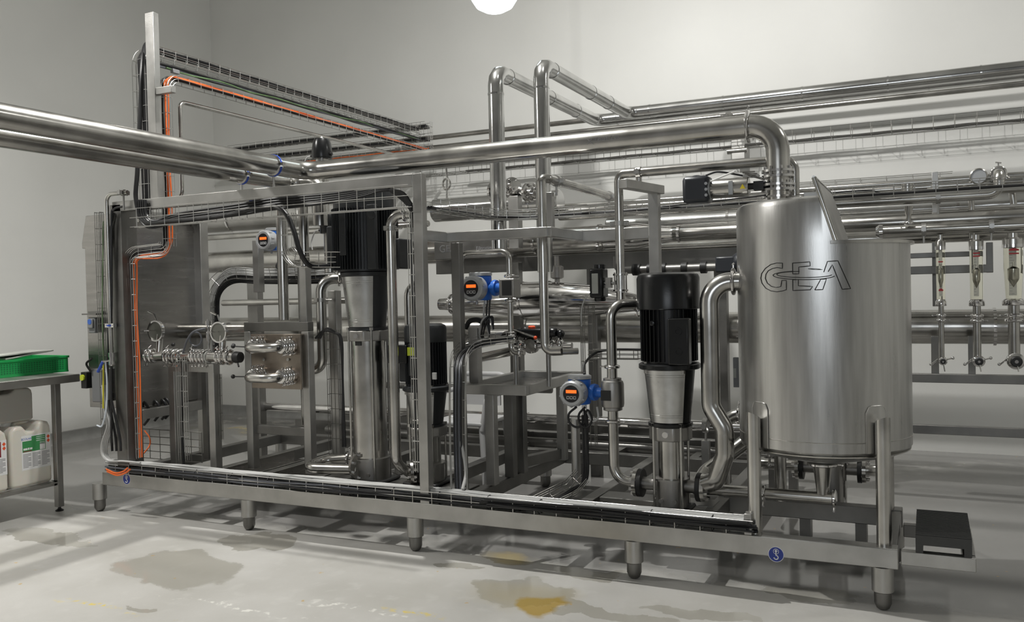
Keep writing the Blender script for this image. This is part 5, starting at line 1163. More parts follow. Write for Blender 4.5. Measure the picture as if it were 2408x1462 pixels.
# control head valves
def headvalve(label, px, py, Y, s, bottom):
    c = P(px, py, Y); k = mpx(c)
    t = thing('control_head_valve', label, 'valve', (c[0], c[1], P(px, bottom, Y)[2]))
    R_ = 24*k*s
    MB().lathe([(R_*.95, -22*k*s), (R_, -18*k*s), (R_*.98, 0), (R_*.88, 16*k*s), (R_*.74, 24*k*s), (R_*.3, 27*k*s)], c, (0, 0, 1), 28).build('control_head', M['black'], t)
    MB().lathe([(R_*1.02, -12*k*s), (R_*1.02, -5*k*s)], c, (0, 0, 1), 28, -.9-PI/2, .9-PI/2).build('label_band', M['alloy'], t, flat=True)
    MB().sph(c+np.array([0, 0, 28*k*s]), 3*k).build('signal_light', M['white'], t)
    MB().cyl(c+np.array([0, 0, -20*k*s]), (c[0], c[1], P(px, bottom, Y)[2]), 15*k*s, 24).build('valve_stem', M['steel'], t)
    MB().cyl(c+np.array([-R_, 0, -12*k*s]), c+np.array([-R_*1.35, 0, -12*k*s]), 3.4*k, 10).cyl(c+np.array([R_, 0, -12*k*s]), c+np.array([R_*1.2, 0, -12*k*s]), 3.4*k, 10).build('cable_gland', M['rubber'], t)
    hose([c+np.array([-R_*1.3, 0, -12*k*s]), c+np.array([-R_*1.9, 0, -16*k*s]), c+np.array([-R_*2.4, 0, -40*k*s]), c+np.array([-R_*2.3, 0, -60*k*s])], .005, 'cgrey', 'pale control cable leaving the ' + ('upper' if py < 400 else 'lower') + ' black valve head')
    return t
headvalve('valve with black dome control head standing above the front top beam', 757, 352, 4.9, 1.0, 500)
headvalve('valve with black control head tucked left of the tall pump motor', 775, 528, 4.85, .95, 640)

# ------------------------------------------------------------------ valve panel with U bends
vp = thing('valve_manifold', 'brownish steel panel on a portal frame with two U bend pipe loops', 'valve panel', (P(650, 900, 4.62)[0], 4.62, RZ1))
Yv2 = 4.62; xl1, xr1_ = P(590, 850, Yv2)[0], P(725, 850, Yv2)[0]; zt3 = P(655, 768, Yv2)[2]
for x in (xl1, xr1_): MB().box((x-.028, Yv2-.03, RZ1), (x+.028, Yv2+.03, zt3-.031)).build('leg', M['frame'], vp, bev=.003)
MB().box((xl1-.028, Yv2-.03, zt3-.03), (xr1_+.028, Yv2+.03, zt3+.031)).build('head_beam', M['dark'], vp, bev=.003)
MB().box((xl1+.02, Yv2, P(650, 1012, Yv2)[2]-.03), (xr1_, Yv2+.05, P(650, 1012, Yv2)[2]+.03)).build('lower_beam', M['dark'], vp, bev=.003)
zp0, zp1 = P(650, 913, Yv2-.05)[2], P(650, 785, Yv2-.05)[2]
M['panel'] = mat('heat_tinted_panel_steel', (.30, .26, .22), .34, 1, bump=.2, bscale=70, var=.3, vscale=4)
xq0, xq1 = P(585, 850, Yv2-.06)[0]+.03, P(709, 850, Yv2-.06)[0]
MB().box((xq0, Yv2-.068, zp0), (xq1, Yv2-.055, zp1)).box((xq0, Yv2-.055, zp1-.008), (xq1, Yv2-.03, zp1)).build('plate', M['panel'], vp, bev=.002)
Ypf = Yv2-.068
for zz_, py in ((0, 818), (1, 889)):
    Yf = Ypf-.19; zc3 = P(610, py, Yf)[2]
    xL = P(573, py, Yf)[0]; xR = P(640, py, Yf)[0]
    o = MB().tube(fillet([(xL, Ypf-.06, zc3+.004), (xL, Yf, zc3), (xR, Yf, zc3), (xR, Ypf-.06, zc3+.004)], .085, 10), .031, 24).build('u_bend', M['steel'], vp)
    o['label'] = ('upper' if zz_ == 0 else 'lower')+' polished U bend'
    for xx in (xL, xR): MB().lathe([(.031, -.05), (.031, .05), (.042, .055), (.042, .065)], (xx, Ypf-.064, zc3+.004), (0, 1, 0), 24).build('panel_port', M['shiny'], vp)
    for xx in (xL, xR):
        for yy_ in (Ypf-.115, Ypf-.095, Ypf-.065, Ypf-.045, Ypf-.02):
            clampring((xx, yy_, zc3+.004), (0, 1, 0), .031, vp, 'tri_clamp', wing=(.2, 0, .95) if xx == xL else (.5, 0, -.8))
            MB().cyl((xx+.01, yy_, zc3+.035), (xx+.03, yy_-.015, zc3+.065), .004, 7).build('wing_nut', M['shiny'], vp)
    q = P(654, py, Yf+.04); MB().sph(q, .015).build('black_knob', M['rubber'], vp)
    q = P(548, py-4, Yf+.05); MB().sph(q, .0145).cyl(q, (xL-.0, Ypf-.12, zc3), .004, 8).build('black_knob', M['rubber'], vp)
for k, (px, py) in enumerate(((622, 845), (678, 845))):
    q = P(px, py, Yv2-.07); MB().lathe([(.011, 0), (.011, .008)], q, (0, -1, 0), 8).build('panel_screw', M['steel'], vp)

# ------------------------------------------------------------------ valve stand with strainer line
Ys2 = 4.45
vs = thing('valve_stand', 'low steel stand with a clamped header pipe and two round flanged ends above it', 'valve stand', (P(460, 900, Ys2)[0], Ys2, RZ1))
xs0, xs1 = P(412, 950, Ys2)[0], P(505, 950, Ys2)[0]; ztp_ = P(460, 872, Ys2)[2]
for x in (xs0, xs1): MB().box((x-.027, Ys2-.03, RZ1), (x+.027, Ys2+.03, ztp_)).build('leg', M['frame'], vs, bev=.003)
MB().box((xs0-.027, Ys2-.031, ztp_-.005), (xs1+.027, Ys2+.031, ztp_+.055)).build('top_bar', M['frame'], vs, bev=.003)
x = P(505, 1000, Ys2+.35)[0]; MB().box((x-.07, Ys2+.3, RZ1), (x-.02, Ys2+.35, ztp_)).build('leg', M['dark'], vs, bev=.003)
zh2 = P(440, 838, Ys2-.02)[2]; xh0_, xh1_ = P(350, 838, Ys2)[0], P(560, 838, Ys2)[0]
MB().lathe([(.030, 0), (.034, .02), (.034, xh1_-xh0_-.08), (.03, xh1_-xh0_)], (xh0_, Ys2-.02, zh2), (1, 0, 0), 26).build('header_pipe', M['steel'], vs)
for px in (356, 366, 400, 407, 420, 432, 462, 468, 476, 484, 492, 522, 530, 545):
    x = P(px, 838, Ys2)[0]; clampring((x, Ys2-.02, zh2), (1, 0, 0), .036, vs, 'tri_clamp', wing=(0, -.4, .9 if px % 4 else -.9), m='shiny')
MB().lathe([(.036, 0), (.040, .01), (.036, .05), (.02, .06)], (xh1_-.01, Ys2-.02, zh2), (1, 0, 0), 20).build('black_knob', M['rubber'], vs)
MB().cyl((xh1_+.0, Ys2-.02, zh2), (xh1_+.05, Ys2-.05, zh2-.06), .006, 8).build('lever', M['rubber'], vs)
for k, (px, py, rpx) in enumerate(((367, 778, 24), (515, 781, 24))):
    c = P(px, py, Ys2-.02); rr = rpx*mpx(c)
    f = MB().cyl(c+np.array([0, .012, 0]), c+np.array([0, -.004, 0]), rr*.94, 36).build('sight_glass', M['oldglass'], vs); f['label'] = ('left' if k == 0 else 'right')+' round flanged sight glass'
    MB().ring(c, (0, 1, 0), rr*1.04, rr*.9, .02, 34).build('clamp_band', M['shiny'], f)
    MB().cyl(c+np.array([.0, -.11, .005]), c+np.array([.0, -.008, .005]), .0045, 8).build('handle_pin', M['shiny'], f)
    MB().cyl(c+np.array([.01, 0, rr]), c+np.array([-.0, -.01, rr+.05]), .006, 8).cyl(c+np.array([-.01, -.01, rr+.05]), c+np.array([-.05, -.02, rr+.07]), .007, 8).build('clamp_lever', M['shiny'], f)
    MB().cyl((c[0]+.015, Ys2-.02, zh2), (c[0]+.015, Ys2+.0, c[2]-rr*.3), .024, 20).build('branch_pipe', M['steel'], vs)
for px in (407, 494): MB().ring((P(px, 838, Ys2)[0], Ys2-.02, zh2), (1, 0, 0), .041, .033, .010, 24).build('white_gasket', M['white'], vs)
q = P(490, 770, Ys2+.02); MB().cyl((q[0], q[1], zh2), (q[0], q[1], P(490, 750, Ys2)[2]), .011, 14).lathe([(.022, 0), (.022, .03)], (q[0], q[1], P(490, 765, Ys2)[2]), (0, 0, 1), 18).lathe([(.018, 0), (.018, .05), (.014, .055)], (q[0], q[1], P(490, 800, Ys2)[2]), (0, 0, 1), 18).build('sampling_stem', M['shiny'], vs)
for px, py in ((407, 810), (505, 812), (549, 812)): MB().sph(P(px, py, Ys2-.03), .014).build('black_knob', M['rubber'], vs)
hose([P(430, 830, Ys2-.04), P(440, 800, Ys2-.05), P(455, 780, Ys2-.05), P(482, 772, Ys2-.03)], .007, 'cmid', 'slate hose arching up to the sampling stem on the valve stand', cat='hose', name='hose')
tag(MB().tube([P(460+14*math.cos(a), 797+16*math.sin(a), Ys2-.03) for a in np.linspace(0, 2*PI*1.1, 28)], .0055, 7).build('hose', M['cmid'], None), 'coiled slate hose loop between the two sight glasses', 'hose')
xt = P(434, 950, Ys2-.06)[0]
basket('wire_cable_tray', 'narrow upright wire tray in front of the valve stand', [np.array([xt, Ys2-.06, .36]), np.array([xt, Ys2-.06, P(430, 838, Ys2-.06)[2]])], (0, -1, 0), .065, .035, .105, .05, 'wire')
hose([P(428, 845, Ys2-.05), P(430, 900, Ys2-.05), P(428, 1000, Ys2-.05), P(432, 1092, Ys2-.07)], .0085, 'cblack', 'black cable in the narrow upright tray at the valve stand')
xt = P(519, 950, Ys2+.03)[0]; zt4 = P(517, 880, Ys2)[2]
basket('wire_cable_tray', 'thin upright wire tray right of the valve stand legs', [np.array([xt, Ys2+.03, .50]), np.array([xt, Ys2+.03, zt4])], (0, -1, 0), .03, .03, .12, .03, 'wiredark')
# curved cable fan behind, between cabinet post and meter
Yk = 5.25
L = [P(790, 652, Yk-.15), P(700, 655, Yk-.1), P(610, 655, Yk), P(545, 655, Yk), P(512, 690, Yk), P(508, 750, Yk), P(508, 850, Yk)]
basket('wire_cable_tray', 'wide wire tray of pale and dark cables bending down behind the valve stand', spline(L, 4), (0, -.2, 1), .10, .09, .10, .01, 'wire')
for i in range(10):
    dz = -.035+.012*i
    hose([L[0]+np.array([0, -.02*(i % 2), dz]), L[1]+np.array([0, -.02*(i % 2), dz]), L[2]+np.array([0, 0, dz]), L[3]+np.array([-dz*.5, 0, dz]), L[4]+np.array([-dz*.7, 0, dz*.4]), L[5]+np.array([-dz*.8, 0, 0]), L[6]+np.array([-dz*.8, 0, 0])], .0075, 'cgrey' if i > 4 else 'cblack', ('pale cable on the outside of the wide bending tray' if i > 4 else 'black cable on the inside of the wide bending tray'), group='pale cables in the wide bending tray' if i > 4 else 'black cables in the wide bending tray')
# small wire tray piece right of the valve panel
q = P(770, 900, 4.68); basket('wire_cable_tray', 'dark upright wire tray between valve panel and tall pump column', [np.array([q[0]+.06, 4.70, .36]), np.array([q[0]+.06, 4.70, P(780, 775, 4.7)[2]])], (0, -1, 0), .09, .04, .10, .05, 'wiredark')
for i in range(3): hose([P(742+5*i, 795, 4.66), P(760+4*i, 778-3*i, 4.66), P(785+2*i, 782, 4.66), P(800+2*i, 800, 4.66), P(806, 900, 4.68), P(806+3*i, 1050, 4.68)], .0075, 'cblack', 'black cable arching right of the valve panel and down behind the tall pump', group='black cables right of the valve panel')

# ------------------------------------------------------------------ larger tube behind the valve stand
Ytb = 4.80; zt6 = P(480, 778, Ytb)[2]
o = tag(MB().cyl((P(384, 778, Ytb)[0], Ytb, zt6), (P(588, 778, Ytb)[0]+.06, Ytb, zt6), .054, 32).build('process_tube', M['steel'], None), 'bright horizontal tube behind the two sight glasses, in front of the cabinet panel', 'pipe')
MB().ring((P(536, 778, Ytb)[0], Ytb, zt6), (1, 0, 0), .060, .052, .014, 30).build('clamp_band', M['shiny'], o)
li = thing('level_indicator', 'thin upright indicator strip on the left side of the big tank', 'indicator', P(1731, 910, 4.62))
q0, q1 = P(1731, 910, 4.62), P(1731, 840, 4.62)
MB().box((q0[0]-.012, 4.61, q0[2]), (q0[0]+.02, 4.64, q1[2])).build('strip', M['grey'], li, bev=.002); MB().box((q0[0]-.010, 4.608, q0[2]+.05), (q0[0]+.004, 4.611, q0[2]+.10)).build('scale_plate', M['paper'], li)
MB().cyl((q0[0], 4.625, q0[2]+.02), (q0[0]+.09, 4.60, q0[2]+.02), .006, 8).cyl((q0[0], 4.625, q1[2]-.02), (q0[0]+.09, 4.60, q1[2]-.02), .006, 8).build('standoff', M['steel'], li)
# ------------------------------------------------------------------ membrane rack behind the skid
def htube(label, x0, x1, Y, z, r, m='steel', rings=(), n=32, ends=True, name='membrane_tube', cat='pipe', group=None):
    o = MB().lathe([(r*.9, 0), (r, .01), (r, x1-x0-.01), (r*.9, x1-x0)], (x0, Y, z), (1, 0, 0), n).build(name, M[m], None); tag(o, label, cat, group)
    for x in rings: MB().ring((x, Y, z), (1, 0, 0), r*1.07+.003, r-.001, .018, n).build('clamp_band', M['shiny'], o)
    return o
YR = 6.6
htube('upper left fat membrane tube behind the rig, level with the top beam', -6.7, -4.4, YR, 2.26, .125, 'frame', (-6.2, -5.3))
htube('fat dull tube on top of the rack at centre, ending in a round striped cap', P(1022, 475, 6.3)[0], P(1318, 465, 6.3)[0], 6.3, P(1180, 478, 6.3)[2]-.02, .098, 'clad', (P(1190, 475, 6.3)[0], P(1250, 475, 6.3)[0], P(1290, 475, 6.3)[0]))
htube('second membrane tube from the top at left, behind the upper left transmitter', -6.7, -3.5, YR, 1.835, .105, 'steel', (-5.8, -4.4))
htube('thin pipe between the two upper left membrane tubes', -6.7, -3.9, YR-.1, P(520, 557, YR-.1)[2], .028, 'steel')
htube('longest fat membrane tube low on the rack, running the whole width', -6.8, 1.6, YR, 1.16, .117, 'steel', (-4.6, -3.0, -1.9, -.2, .4), 40)
x = P(1235, 570, 6.2)[0]; x1t = P(1425, 565, 6.2)[0]; zT2 = P(1330, 563, 6.2)[2]
o = htube('fat polished tube behind the shelf beam with a welded joint ring', P(1192, 570, 6.2)[0], x1t, 6.2, zT2, .094, 'steel', (P(1262, 570, 6.2)[0], P(1412, 566, 6.2)[0]-.0), 36)
MB().lathe([(.094, 0), (.092, .12), (.092, .25), (.055, .50), (.055, .52)], (x1t, 6.2, zT2), (1, 0, 0), 36).build('reducer', M['shiny'], o)
htube('polished tube continuing right from the reducer towards the tank', x1t+.5, 1.6, 6.2, zT2, .055, 'steel', (x1t+.56,))
htube('pale textured tube, upper of the two behind the tank shoulder', -2.4, 1.6, 6.9, P(1662, 520, 6.9)[2], .085, 'clad', (-1.4, .2))
htube('dull tube directly under the polished one, left of the tank', -3.6, 1.6, 6.55, P(1662, 578, 6.55)[2], .05, 'steel')
for k, (py, r_k, Yk_, lab) in enumerate(((462, .020, 6.5, 'thin pipe on top of the rack left of the tank, uppermost'), (474, .026, 6.3, 'second thin pipe from the top of the rack, left of the tank'), (488, .030, 6.2, 'lowest of the thin pipes under the rack tray, left of the tank'))):
    htube(lab, -2.75+.1*k, 1.6, Yk_, P(1662, py, Yk_)[2], r_k, 'steel', (), 18)
# eccentric reducer low at centre
zc4 = P(1260, 705, 6.05)[2]; xA, xB_, xC, xD = [P(p_, 705, 6.05)[0] for p_ in (1235, 1290, 1390, 1505)]
rr1 = 42*mpx((xA, 6.05, 1.4)); 
mb = MB(); V = []; F = []; n = 36
prof = [(xA, rr1, 0), (xB_, rr1, 0), (xC, rr1*.86, -.012), (xD, rr1*.42, -.035), (xD+.18, rr1*.40, -.045)]
for x, r_k, dz in prof:
    for k in range(n): a = 2*PI*k/n; V.append((x, 6.05+r_k*math.cos(a), zc4+dz+r_k*math.sin(a)))
for i in range(len(prof)-1):
    for k in range(n): F.append((i*n+k, i*n+(k+1) % n, (i+1)*n+(k+1) % n, (i+1)*n+k))
F += [tuple(range(n)), tuple(range((len(prof)-1)*n, len(prof)*n))]
o = tag(mb.add(V, F).build('reducer_pipe', M['shiny'], None), 'big bright cone shaped reducer pipe left of the valve actuator', 'pipe')
for x in (xA, xB_): MB().ring((x, 6.05, zc4), (1, 0, 0), rr1*1.05, rr1-.002, .02, 36).build('clamp_band', M['shiny'], o)
mb = MB(); xE1, xE2 = P(1035, 720, 6.05)[0], P(1085, 712, 6.05)[0]
o = tag(MB().lathe([(.045, 0), (.05, .10), (.065, .13), (.085, .5), (.11, xA-xE1-.05), (.11, xA-xE1)], (xE1, 6.05, zc4-.02), (1, 0, 0), 34).build('reducer_pipe', M['shiny'], None), 'bright tapering pipe running behind the middle transmitter into the big cone', 'pipe')
clampring((xE1+.11, 6.05, zc4-.02), (1, 0, 0), .055, o, wing=(0, 0, -1))
c_ = P(1310, 640, 6.05); o = MB().lathe([(.03, -.05), (.05, -.04), (.05, .04), (.03, .05)], c_, (0, 0, 1), 20).cyl(c_-np.array([0, 0, .12]), c_+np.array([0, 0, .12]), .02, 14).build('small_valve', M['cast'], None); tag(o, 'small cast valve with chain on top of the big cone reducer', 'valve')
# rack frame
rk = thing('rack_frame', 'long dark steel rack of posts and channels carrying the membrane tubes behind the skid', 'frame', (-2.5, 6.6, 0))
for px, Y_, w_ in ((606, 6.2, .12), (1218, 6.25, .09), (1400, 6.45, .08), (1700, 6.45, .09)):
    x = P(px, 900, Y_)[0]; MB().box((x-w_/2, Y_-.04, 0), (x+w_/2, Y_+.04, 1.70)).build('rack_post', M['dark'], rk, bev=.003)
MB().box((P(1030, 600, 6.42)[0], 6.38, P(1400, 632, 6.4)[2]), (P(1735, 610, 6.42)[0]+.2, 6.46, P(1400, 596, 6.4)[2])).build('channel_beam', M['dark'], rk, bev=.004)
MB().box((P(1030, 600, 6.36)[0], 6.30, P(1100, 600, 6.36)[2]-.03), (P(1215, 600, 6.36)[0], 6.36, P(1100, 562, 6.36)[2])).build('trough', M['dark'], rk, bev=.004)
q = P(1052, 585, 6.295); text('GEA', .085, (q[0], 6.2985, q[2]), RY, 'guard', rk, 'outline_lettering'); q = P(1140, 583, 6.295); text('Filtration', .045, (q[0], 6.2985, q[2]), RY, 'inkgrey', rk, 'small_lettering')
MB().box((-5.3, 6.35, .18), (-.95, 6.43, .34)).build('base_channel', M['dark'], rk, bev=.004)
MB().box((-5.3, 6.95, .18), (-.95, 7.03, .34)).build('base_channel', M['dark'], rk, bev=.004)
for x in (-5.2, -4.2, -2.5, -1.0): MB().box((x-.04, 6.35, 0), (x+.04, 6.43, .18)).build('rack_foot', M['dark'], rk)
for x in (-5.2, -4.2, -2.9, -2.1, -1.5): MB().box((x-.03, 5.94, .2), (x+.03, 6.36, .27)).build('cross_member', M['dark'], rk)
htube('long level pipe low across the back, with bright highlight below the drip table', -5.6, -.9, 6.25, P(1400, 990, 6.25)[2], .040, 'shiny', (P(1240, 975, 6.25)[0], P(1660, 1000, 6.25)[0]), name='level_pipe')
htube('dark level pipe just above the base channel, under the brighter low pipe', -4.9, -1.1, 6.3, P(1300, 1040, 6.3)[2], .035, 'dark', (), name='level_pipe')
htube('slim level pipe crossing behind the cable fan at the left', -5.9, -4.2, 6.1, P(580, 711, 6.1)[2], .028, 'steel', (), name='level_pipe')
htube('slim level pipe at mid height behind the tall pump', -4.3, -2.6, 6.1, P(900, 905, 6.1)[2], .026, 'dark', (), name='level_pipe')
# black rubber coupled pipe left of the tank
zr1 = P(1550, 632, 6.0)[2]; xx0, xx1 = P(1460, 632, 6.0)[0], P(1700, 632, 6.0)[0]
o = tag(MB().tube(fillet([(xx0-.03, 6.0, zr1+.10), (xx0-.03, 6.0, zr1), (xx1, 6.0, zr1)], .05), .028, 18).build('header_pipe', M['dark'], None), 'dull grey pipe with black couplings just above the right pump motor', 'pipe')
for px in (1495, 1500, 1530, 1560, 1610, 1655): 
    x = P(px, 632, 6.0)[0]; MB().ring((x, 6.0, zr1), (1, 0, 0), .042, .027, .04, 20).build('rubber_coupling', M['rubber'], o)
c_ = P(1708, 622, 6.0); tag(MB().cbox(c_, (.13, .12, .11)).sph(c_+np.array([.10, 0, .01]), .075).build('pump_casing', M['plastic'], None, bev=.012), 'dark grey casing at the left side of the tank, end of the coupled pipe', 'pump')
# rack tray with cables
Yt = 5.3; zt5 = P(1300, 512, Yt)[2]
tr = [np.array([xc-.0, 4.30, zt5+.02]), np.array([xc+.0, Yt-.0, zt5]), np.array([1.4, Yt, zt5])]
tr = [np.array([P(1005, 490, 4.32)[0], 4.32, zt5]), np.array([P(1005, 490, 4.32)[0]-.0, Yt, zt5]), np.array([1.4, Yt, zt5])]
basket('wire_cable_tray', 'wire cable tray running back from the front post then right behind the tank', tr, (0, 0, 1), .12, .06, .105, .25, 'wire')
for i in range(5):
    cable(tr, (0, 0, 1), (-.045+.018*i, .012), .0085, 'cblack' if i != 2 else 'cmid', 'black cable in the tray running back then right behind the tank', 'cables in the rear rack tray', bend=.25)
# ring hook bolt
hc = P(1050, 430, 6.3); tag(MB().tube([hc+np.array([.0, 0, .13]), hc+np.array([.005, 0, .06])]+[hc+np.array([.035*math.sin(a), 0, -.01+.045*math.cos(a)]) for a in np.linspace(.3, 2*PI+.1, 22)]+[hc+np.array([.0, 0, -.10]), hc+np.array([0, 0, -.17])], .009, 8).build('lifting_hook', M['steel'], None), 'twisted steel ring hook standing on the fat tube right of the front post', 'hook')
# flanged fittings between the insulated risers
for k, (px, py, rr_, axx) in enumerate(((1205, 443, .085, (1, -.5, .1)), (1168, 452, .09, (1, -.4, 0)), (1245, 452, .075, (1, -.4, -.1)), (1262, 455, .05, (1, -.4, 0)))):
    q = P(px, py, 5.95); o = tag(MB().lathe([(rr_*.5, -.05), (rr_*.55, -.014), (rr_, -.012), (rr_, .012), (rr_*.7, .014), (rr_*.6, .05)], q, axx, 32).build('flange_fitting', M['shiny'], None), ['bright round flange between the two insulated risers, left one', 'round flange half hidden behind the left insulated riser', 'dished bright flange beside the right insulated riser', 'small flange touching the right insulated riser'][k], 'flange')
    boltset(q, axx, rr_*.82, 6, .007, .05, 0, o, 'steel')
q = P(1240, 455, 6.0); tag(MB().tube([P(1205, 443, 5.97), P(1262, 462, 5.97)], .035, 18).build('short_pipe', M['shiny'], None), 'short bright pipe joining the flanges between the risers', 'pipe')
q = P(1213, 490, 5.95); tag(MB().box((q[0]-.04, 5.9, z2), (q[0]+.04, 5.98, P(1213, 462, 5.95)[2])).build('support_post', M['frame'], None, bev=.003), 'stubby square post under the bright flanges', 'post')
# insulated risers going up and back to the wall pipes
def riser(label, px, pyt, wx, wy, pyb, Y):
    x = P(px, 300, Y)[0]; zt_ = P(px, pyt, Y)[2]; r = 18.5*mpx((x, Y, 2.6))
    e = run(np.array([x, Y, zt_]), ('Y', wx, wy))[1]
    return x, zt_, r, e
YI = 5.35; ends = []
for k, (px, pyt, wx, wy, pyb, lab) in enumerate(((1168, 166, 1405, 278, 585, 'left one of the two insulated risers, shorter, bending back to the wall'), (1275, 150, 1478, 262, 640, 'right one of the two insulated risers, taller in the picture, bending back to the wall'))):
    x, zt_, r, e = riser('', px, pyt, wx, wy, pyb, YI); zbt = P(px, pyb, YI)[2]
    o = tag(MB().tube([(x, YI, zbt), (x, YI, zt_-.06), (x, YI+.03, zt_-.012), (x, YI+.09, zt_+.0), (x, e[1]-.08, zt_), (x+.03, e[1]-.02, zt_), (x+.09, e[1], zt_), (2.2, e[1], zt_)] if 0 else
        fillet([(x, YI, zbt), (x, YI, zt_), (x, e[1], zt_), (2.5, e[1], zt_)], [.10, .10], 3), r, 28).build('insulated_pipe', M['clad'], None), lab, 'pipe')
    js = [(x, YI, z_) for z_ in (zt_-.16, zt_-.55, zt_-.95, zt_-1.4) if z_ > zbt]
    for c_ in js: MB().ring(c_, (0, 0, 1), r+.003, r-.001, .012, 28).build('joint_band', M['clad'], o)
    for y_ in (YI+.20, YI+.95, e[1]-.5): MB().ring((x, y_, zt_), (0, 1, 0), r+.003, r-.001, .012, 28).build('joint_band', M['clad'], o)
    for x_ in np.arange(x+.2, 2.4, .62): MB().ring((x_, e[1], zt_), (1, 0, 0), r+.003, r-.001, .012, 28).build('joint_band', M['clad'], o)
    ends.append((x, zt_, e, r))
# thin wall pipes
for k, (py, lab) in enumerate(((309, 'upper one of the two thin pipes along the back wall'), (333, 'lower one of the two thin pipes along the back wall'))):
    z_ = P(1147, py, 8.05)[2]; tag(MB().cyl((P(830 if k == 0 else 640, 340, 8.05)[0], 8.05-.0*k, z_), (2.5, 8.05, z_), .026, 16).build('wall_pipe', M['steel'], None), lab, 'pipe')
q = P(1712, 265, 8.0); wb = thing('wall_bracket', 'angled steel bracket holding the wall pipes above the tank pipe', 'bracket', q)
MB().bar(P(1700, 258, 7.75), P(1738, 296, 8.3), .05, .05).build('arm', M['frame'], wb, bev=.003); MB().box((P(1700, 250, 7.75)[0]-.03, 7.72, P(1700, 262, 7.75)[2]-.03), (P(1700, 250, 7.75)[0]+.03, 7.78, P(1700, 244, 7.75)[2])).build('pipe_shoe', M['frame'], wb, bev=.003)
q = P(940, 355, 8.1); wb = thing('wall_bracket', 'small wall bracket under the corner of the overhead trays', 'bracket', q)
MB().bar(P(935, 352, 7.95), P(960, 372, 8.3), .06, .05).build('arm', M['frame'], wb, bev=.003); MB().box((P(955, 340, 8.28)[0]-.06, 8.28, P(955, 372, 8.28)[2]-.02), (P(955, 340, 8.28)[0]+.10, 8.34, P(955, 340, 8.28)[2])).build('wall_plate', M['frame'], wb, bev=.003)
q = P(1738, 355, 8.15); wb = thing('wall_bracket', 'boxy steel bracket holding the wire tray to the wall above the tank actuator', 'bracket', q)
MB().box((q[0]-.06, 8.1, q[2]-.08), (q[0]+.06, 8.34, q[2]+.10)).build('body', M['frame'], wb, bev=.004); MB().cyl((q[0]-.1, 8.12, q[2]), (q[0]+.08, 8.12, q[2]), .03, 14).build('clamp_tube', M['steel'], wb)
# long wall tray
zwt = P(1600, 358, 8.12)[2]
basket('wire_cable_tray', 'long empty looking wire tray along the back wall under the wall pipes', [np.array([P(985, 400, 8.12)[0], 8.12, zwt]), np.array([2.5, 8.12, zwt])], (0, 0, 1), .20, .09, .16, .1, 'wiredark', wr=.0028, long=[(-.1, .09), (-.1, 0), (-.05, 0), (0, 0), (.05, 0), (.1, 0), (.1, .09)])
for i in range(2): cable([np.array([-4.4, 8.12, zwt]), np.array([2.5, 8.12, zwt])], (0, 0, 1), (-.04+.04*i, .012), .009, 'cblack', 'black cable lying in the long back wall tray', 'cables in the long wall tray')

# ------------------------------------------------------------------ rotameter rack on the right
YQ = 6.0
rr = thing('rotameter_rack', 'open steel rack of bars behind and right of the tank holding the rotameters', 'frame', (.2, 6.3, 0))
def hb(px0, px1, y0, y1, Y, m='dark', ext=None): 
    a = P(px0, (y0+y1)/2, Y); b_ = P(px1, (y0+y1)/2, Y); zt_, zb_ = P(2300, y0, Y)[2], P(2300, y1, Y)[2]
    MB().box((a[0], Y-.025, zb_), (b_[0] if ext is None else ext, Y+.025, zt_)).build('rack_bar', M[m], rr, bev=.003)
def vb(px0, px1, y0, y1, Y, m='dark'):
    a = P(px0, 700, Y)[0]; b_ = P(px1, 700, Y)[0]; MB().box((a, Y-.02, P(px0, y1, Y)[2] if y1 else 0), (b_, Y+.02, P(px0, y0, Y)[2])).build('rack_upright', M[m], rr, bev=.002)
hb(2080, 2450, 880, 901, 6.35, ext=1.5); hb(2000, 2450, 1003, 1024, 6.35, ext=1.5); hb(2100, 2335, 622, 641, 6.4); hb(2100, 2300, 590, 602, 6.4)
vb(2320, 2336, 570, 641, 6.42); vb(2193, 2208, 570, 720, 6.5); vb(2188, 2206, 790, 880, 6.36); vb(2275, 2292, 790, 880, 6.36); vb(2195, 2210, 405, 530, 6.2, 'frame')
MB().box((1.3, 6.33, 0), (1.36, 6.39, 1.8)).build('rack_upright', M['dark'], rr); MB().box((-.9, 6.33, .0), (-.84, 6.39, 1.75)).build('rack_upright', M['dark'], rr)
# header pipe and upper pipes
zh = P(2250, 536, YQ)[2]
hp = htube('header pipe above the three rotameters', P(2068, 545, YQ)[0], 1.2, YQ, zh, .034, 'steel', (), 22, name='header_pipe')
MB().lathe([(.042, -.02), (.044, 0), (.03, .02)], (P(2068, 545, YQ)[0], YQ, zh), (-1, 0, 0), 22).build('end_cap', M['shiny'], hp)
for px in (2172, 2331): saddle((P(px, 530, YQ)[0], YQ, zh), (1, 0, 0), .034, (0, 0, -1), hp, .05)
za = P(2150, 468, YQ-.05)[2]
up_ = pipe('upper_pipe', 'thick dark pipe from behind the lid bending up at the right edge', 'pipe', [(P(1955, 480, YQ-.05)[0], YQ-.05, za), (P(2350, 455, YQ-.05)[0], YQ-.05, za), (P(2350, 455, YQ-.05)[0], YQ-.05, P(2350, 405, YQ-.05)[2]), (P(2350, 455, YQ-.05)[0], YQ+.25, P(2350, 405, YQ-.05)[2])], .030, [.07, .05])
saddle((P(2206, 465, YQ-.05)[0], YQ-.05, za), (1, 0, 0), .030, (0, 0, -1), up_, .07)
clampring((P(2350, 400, YQ-.05)[0], YQ+.02, P(2350, 405, YQ-.05)[2]), (0, 1, 0), .031, up_, wing=(0, 0, 1))
zb5 = P(2100, 432, 6.3)[2]
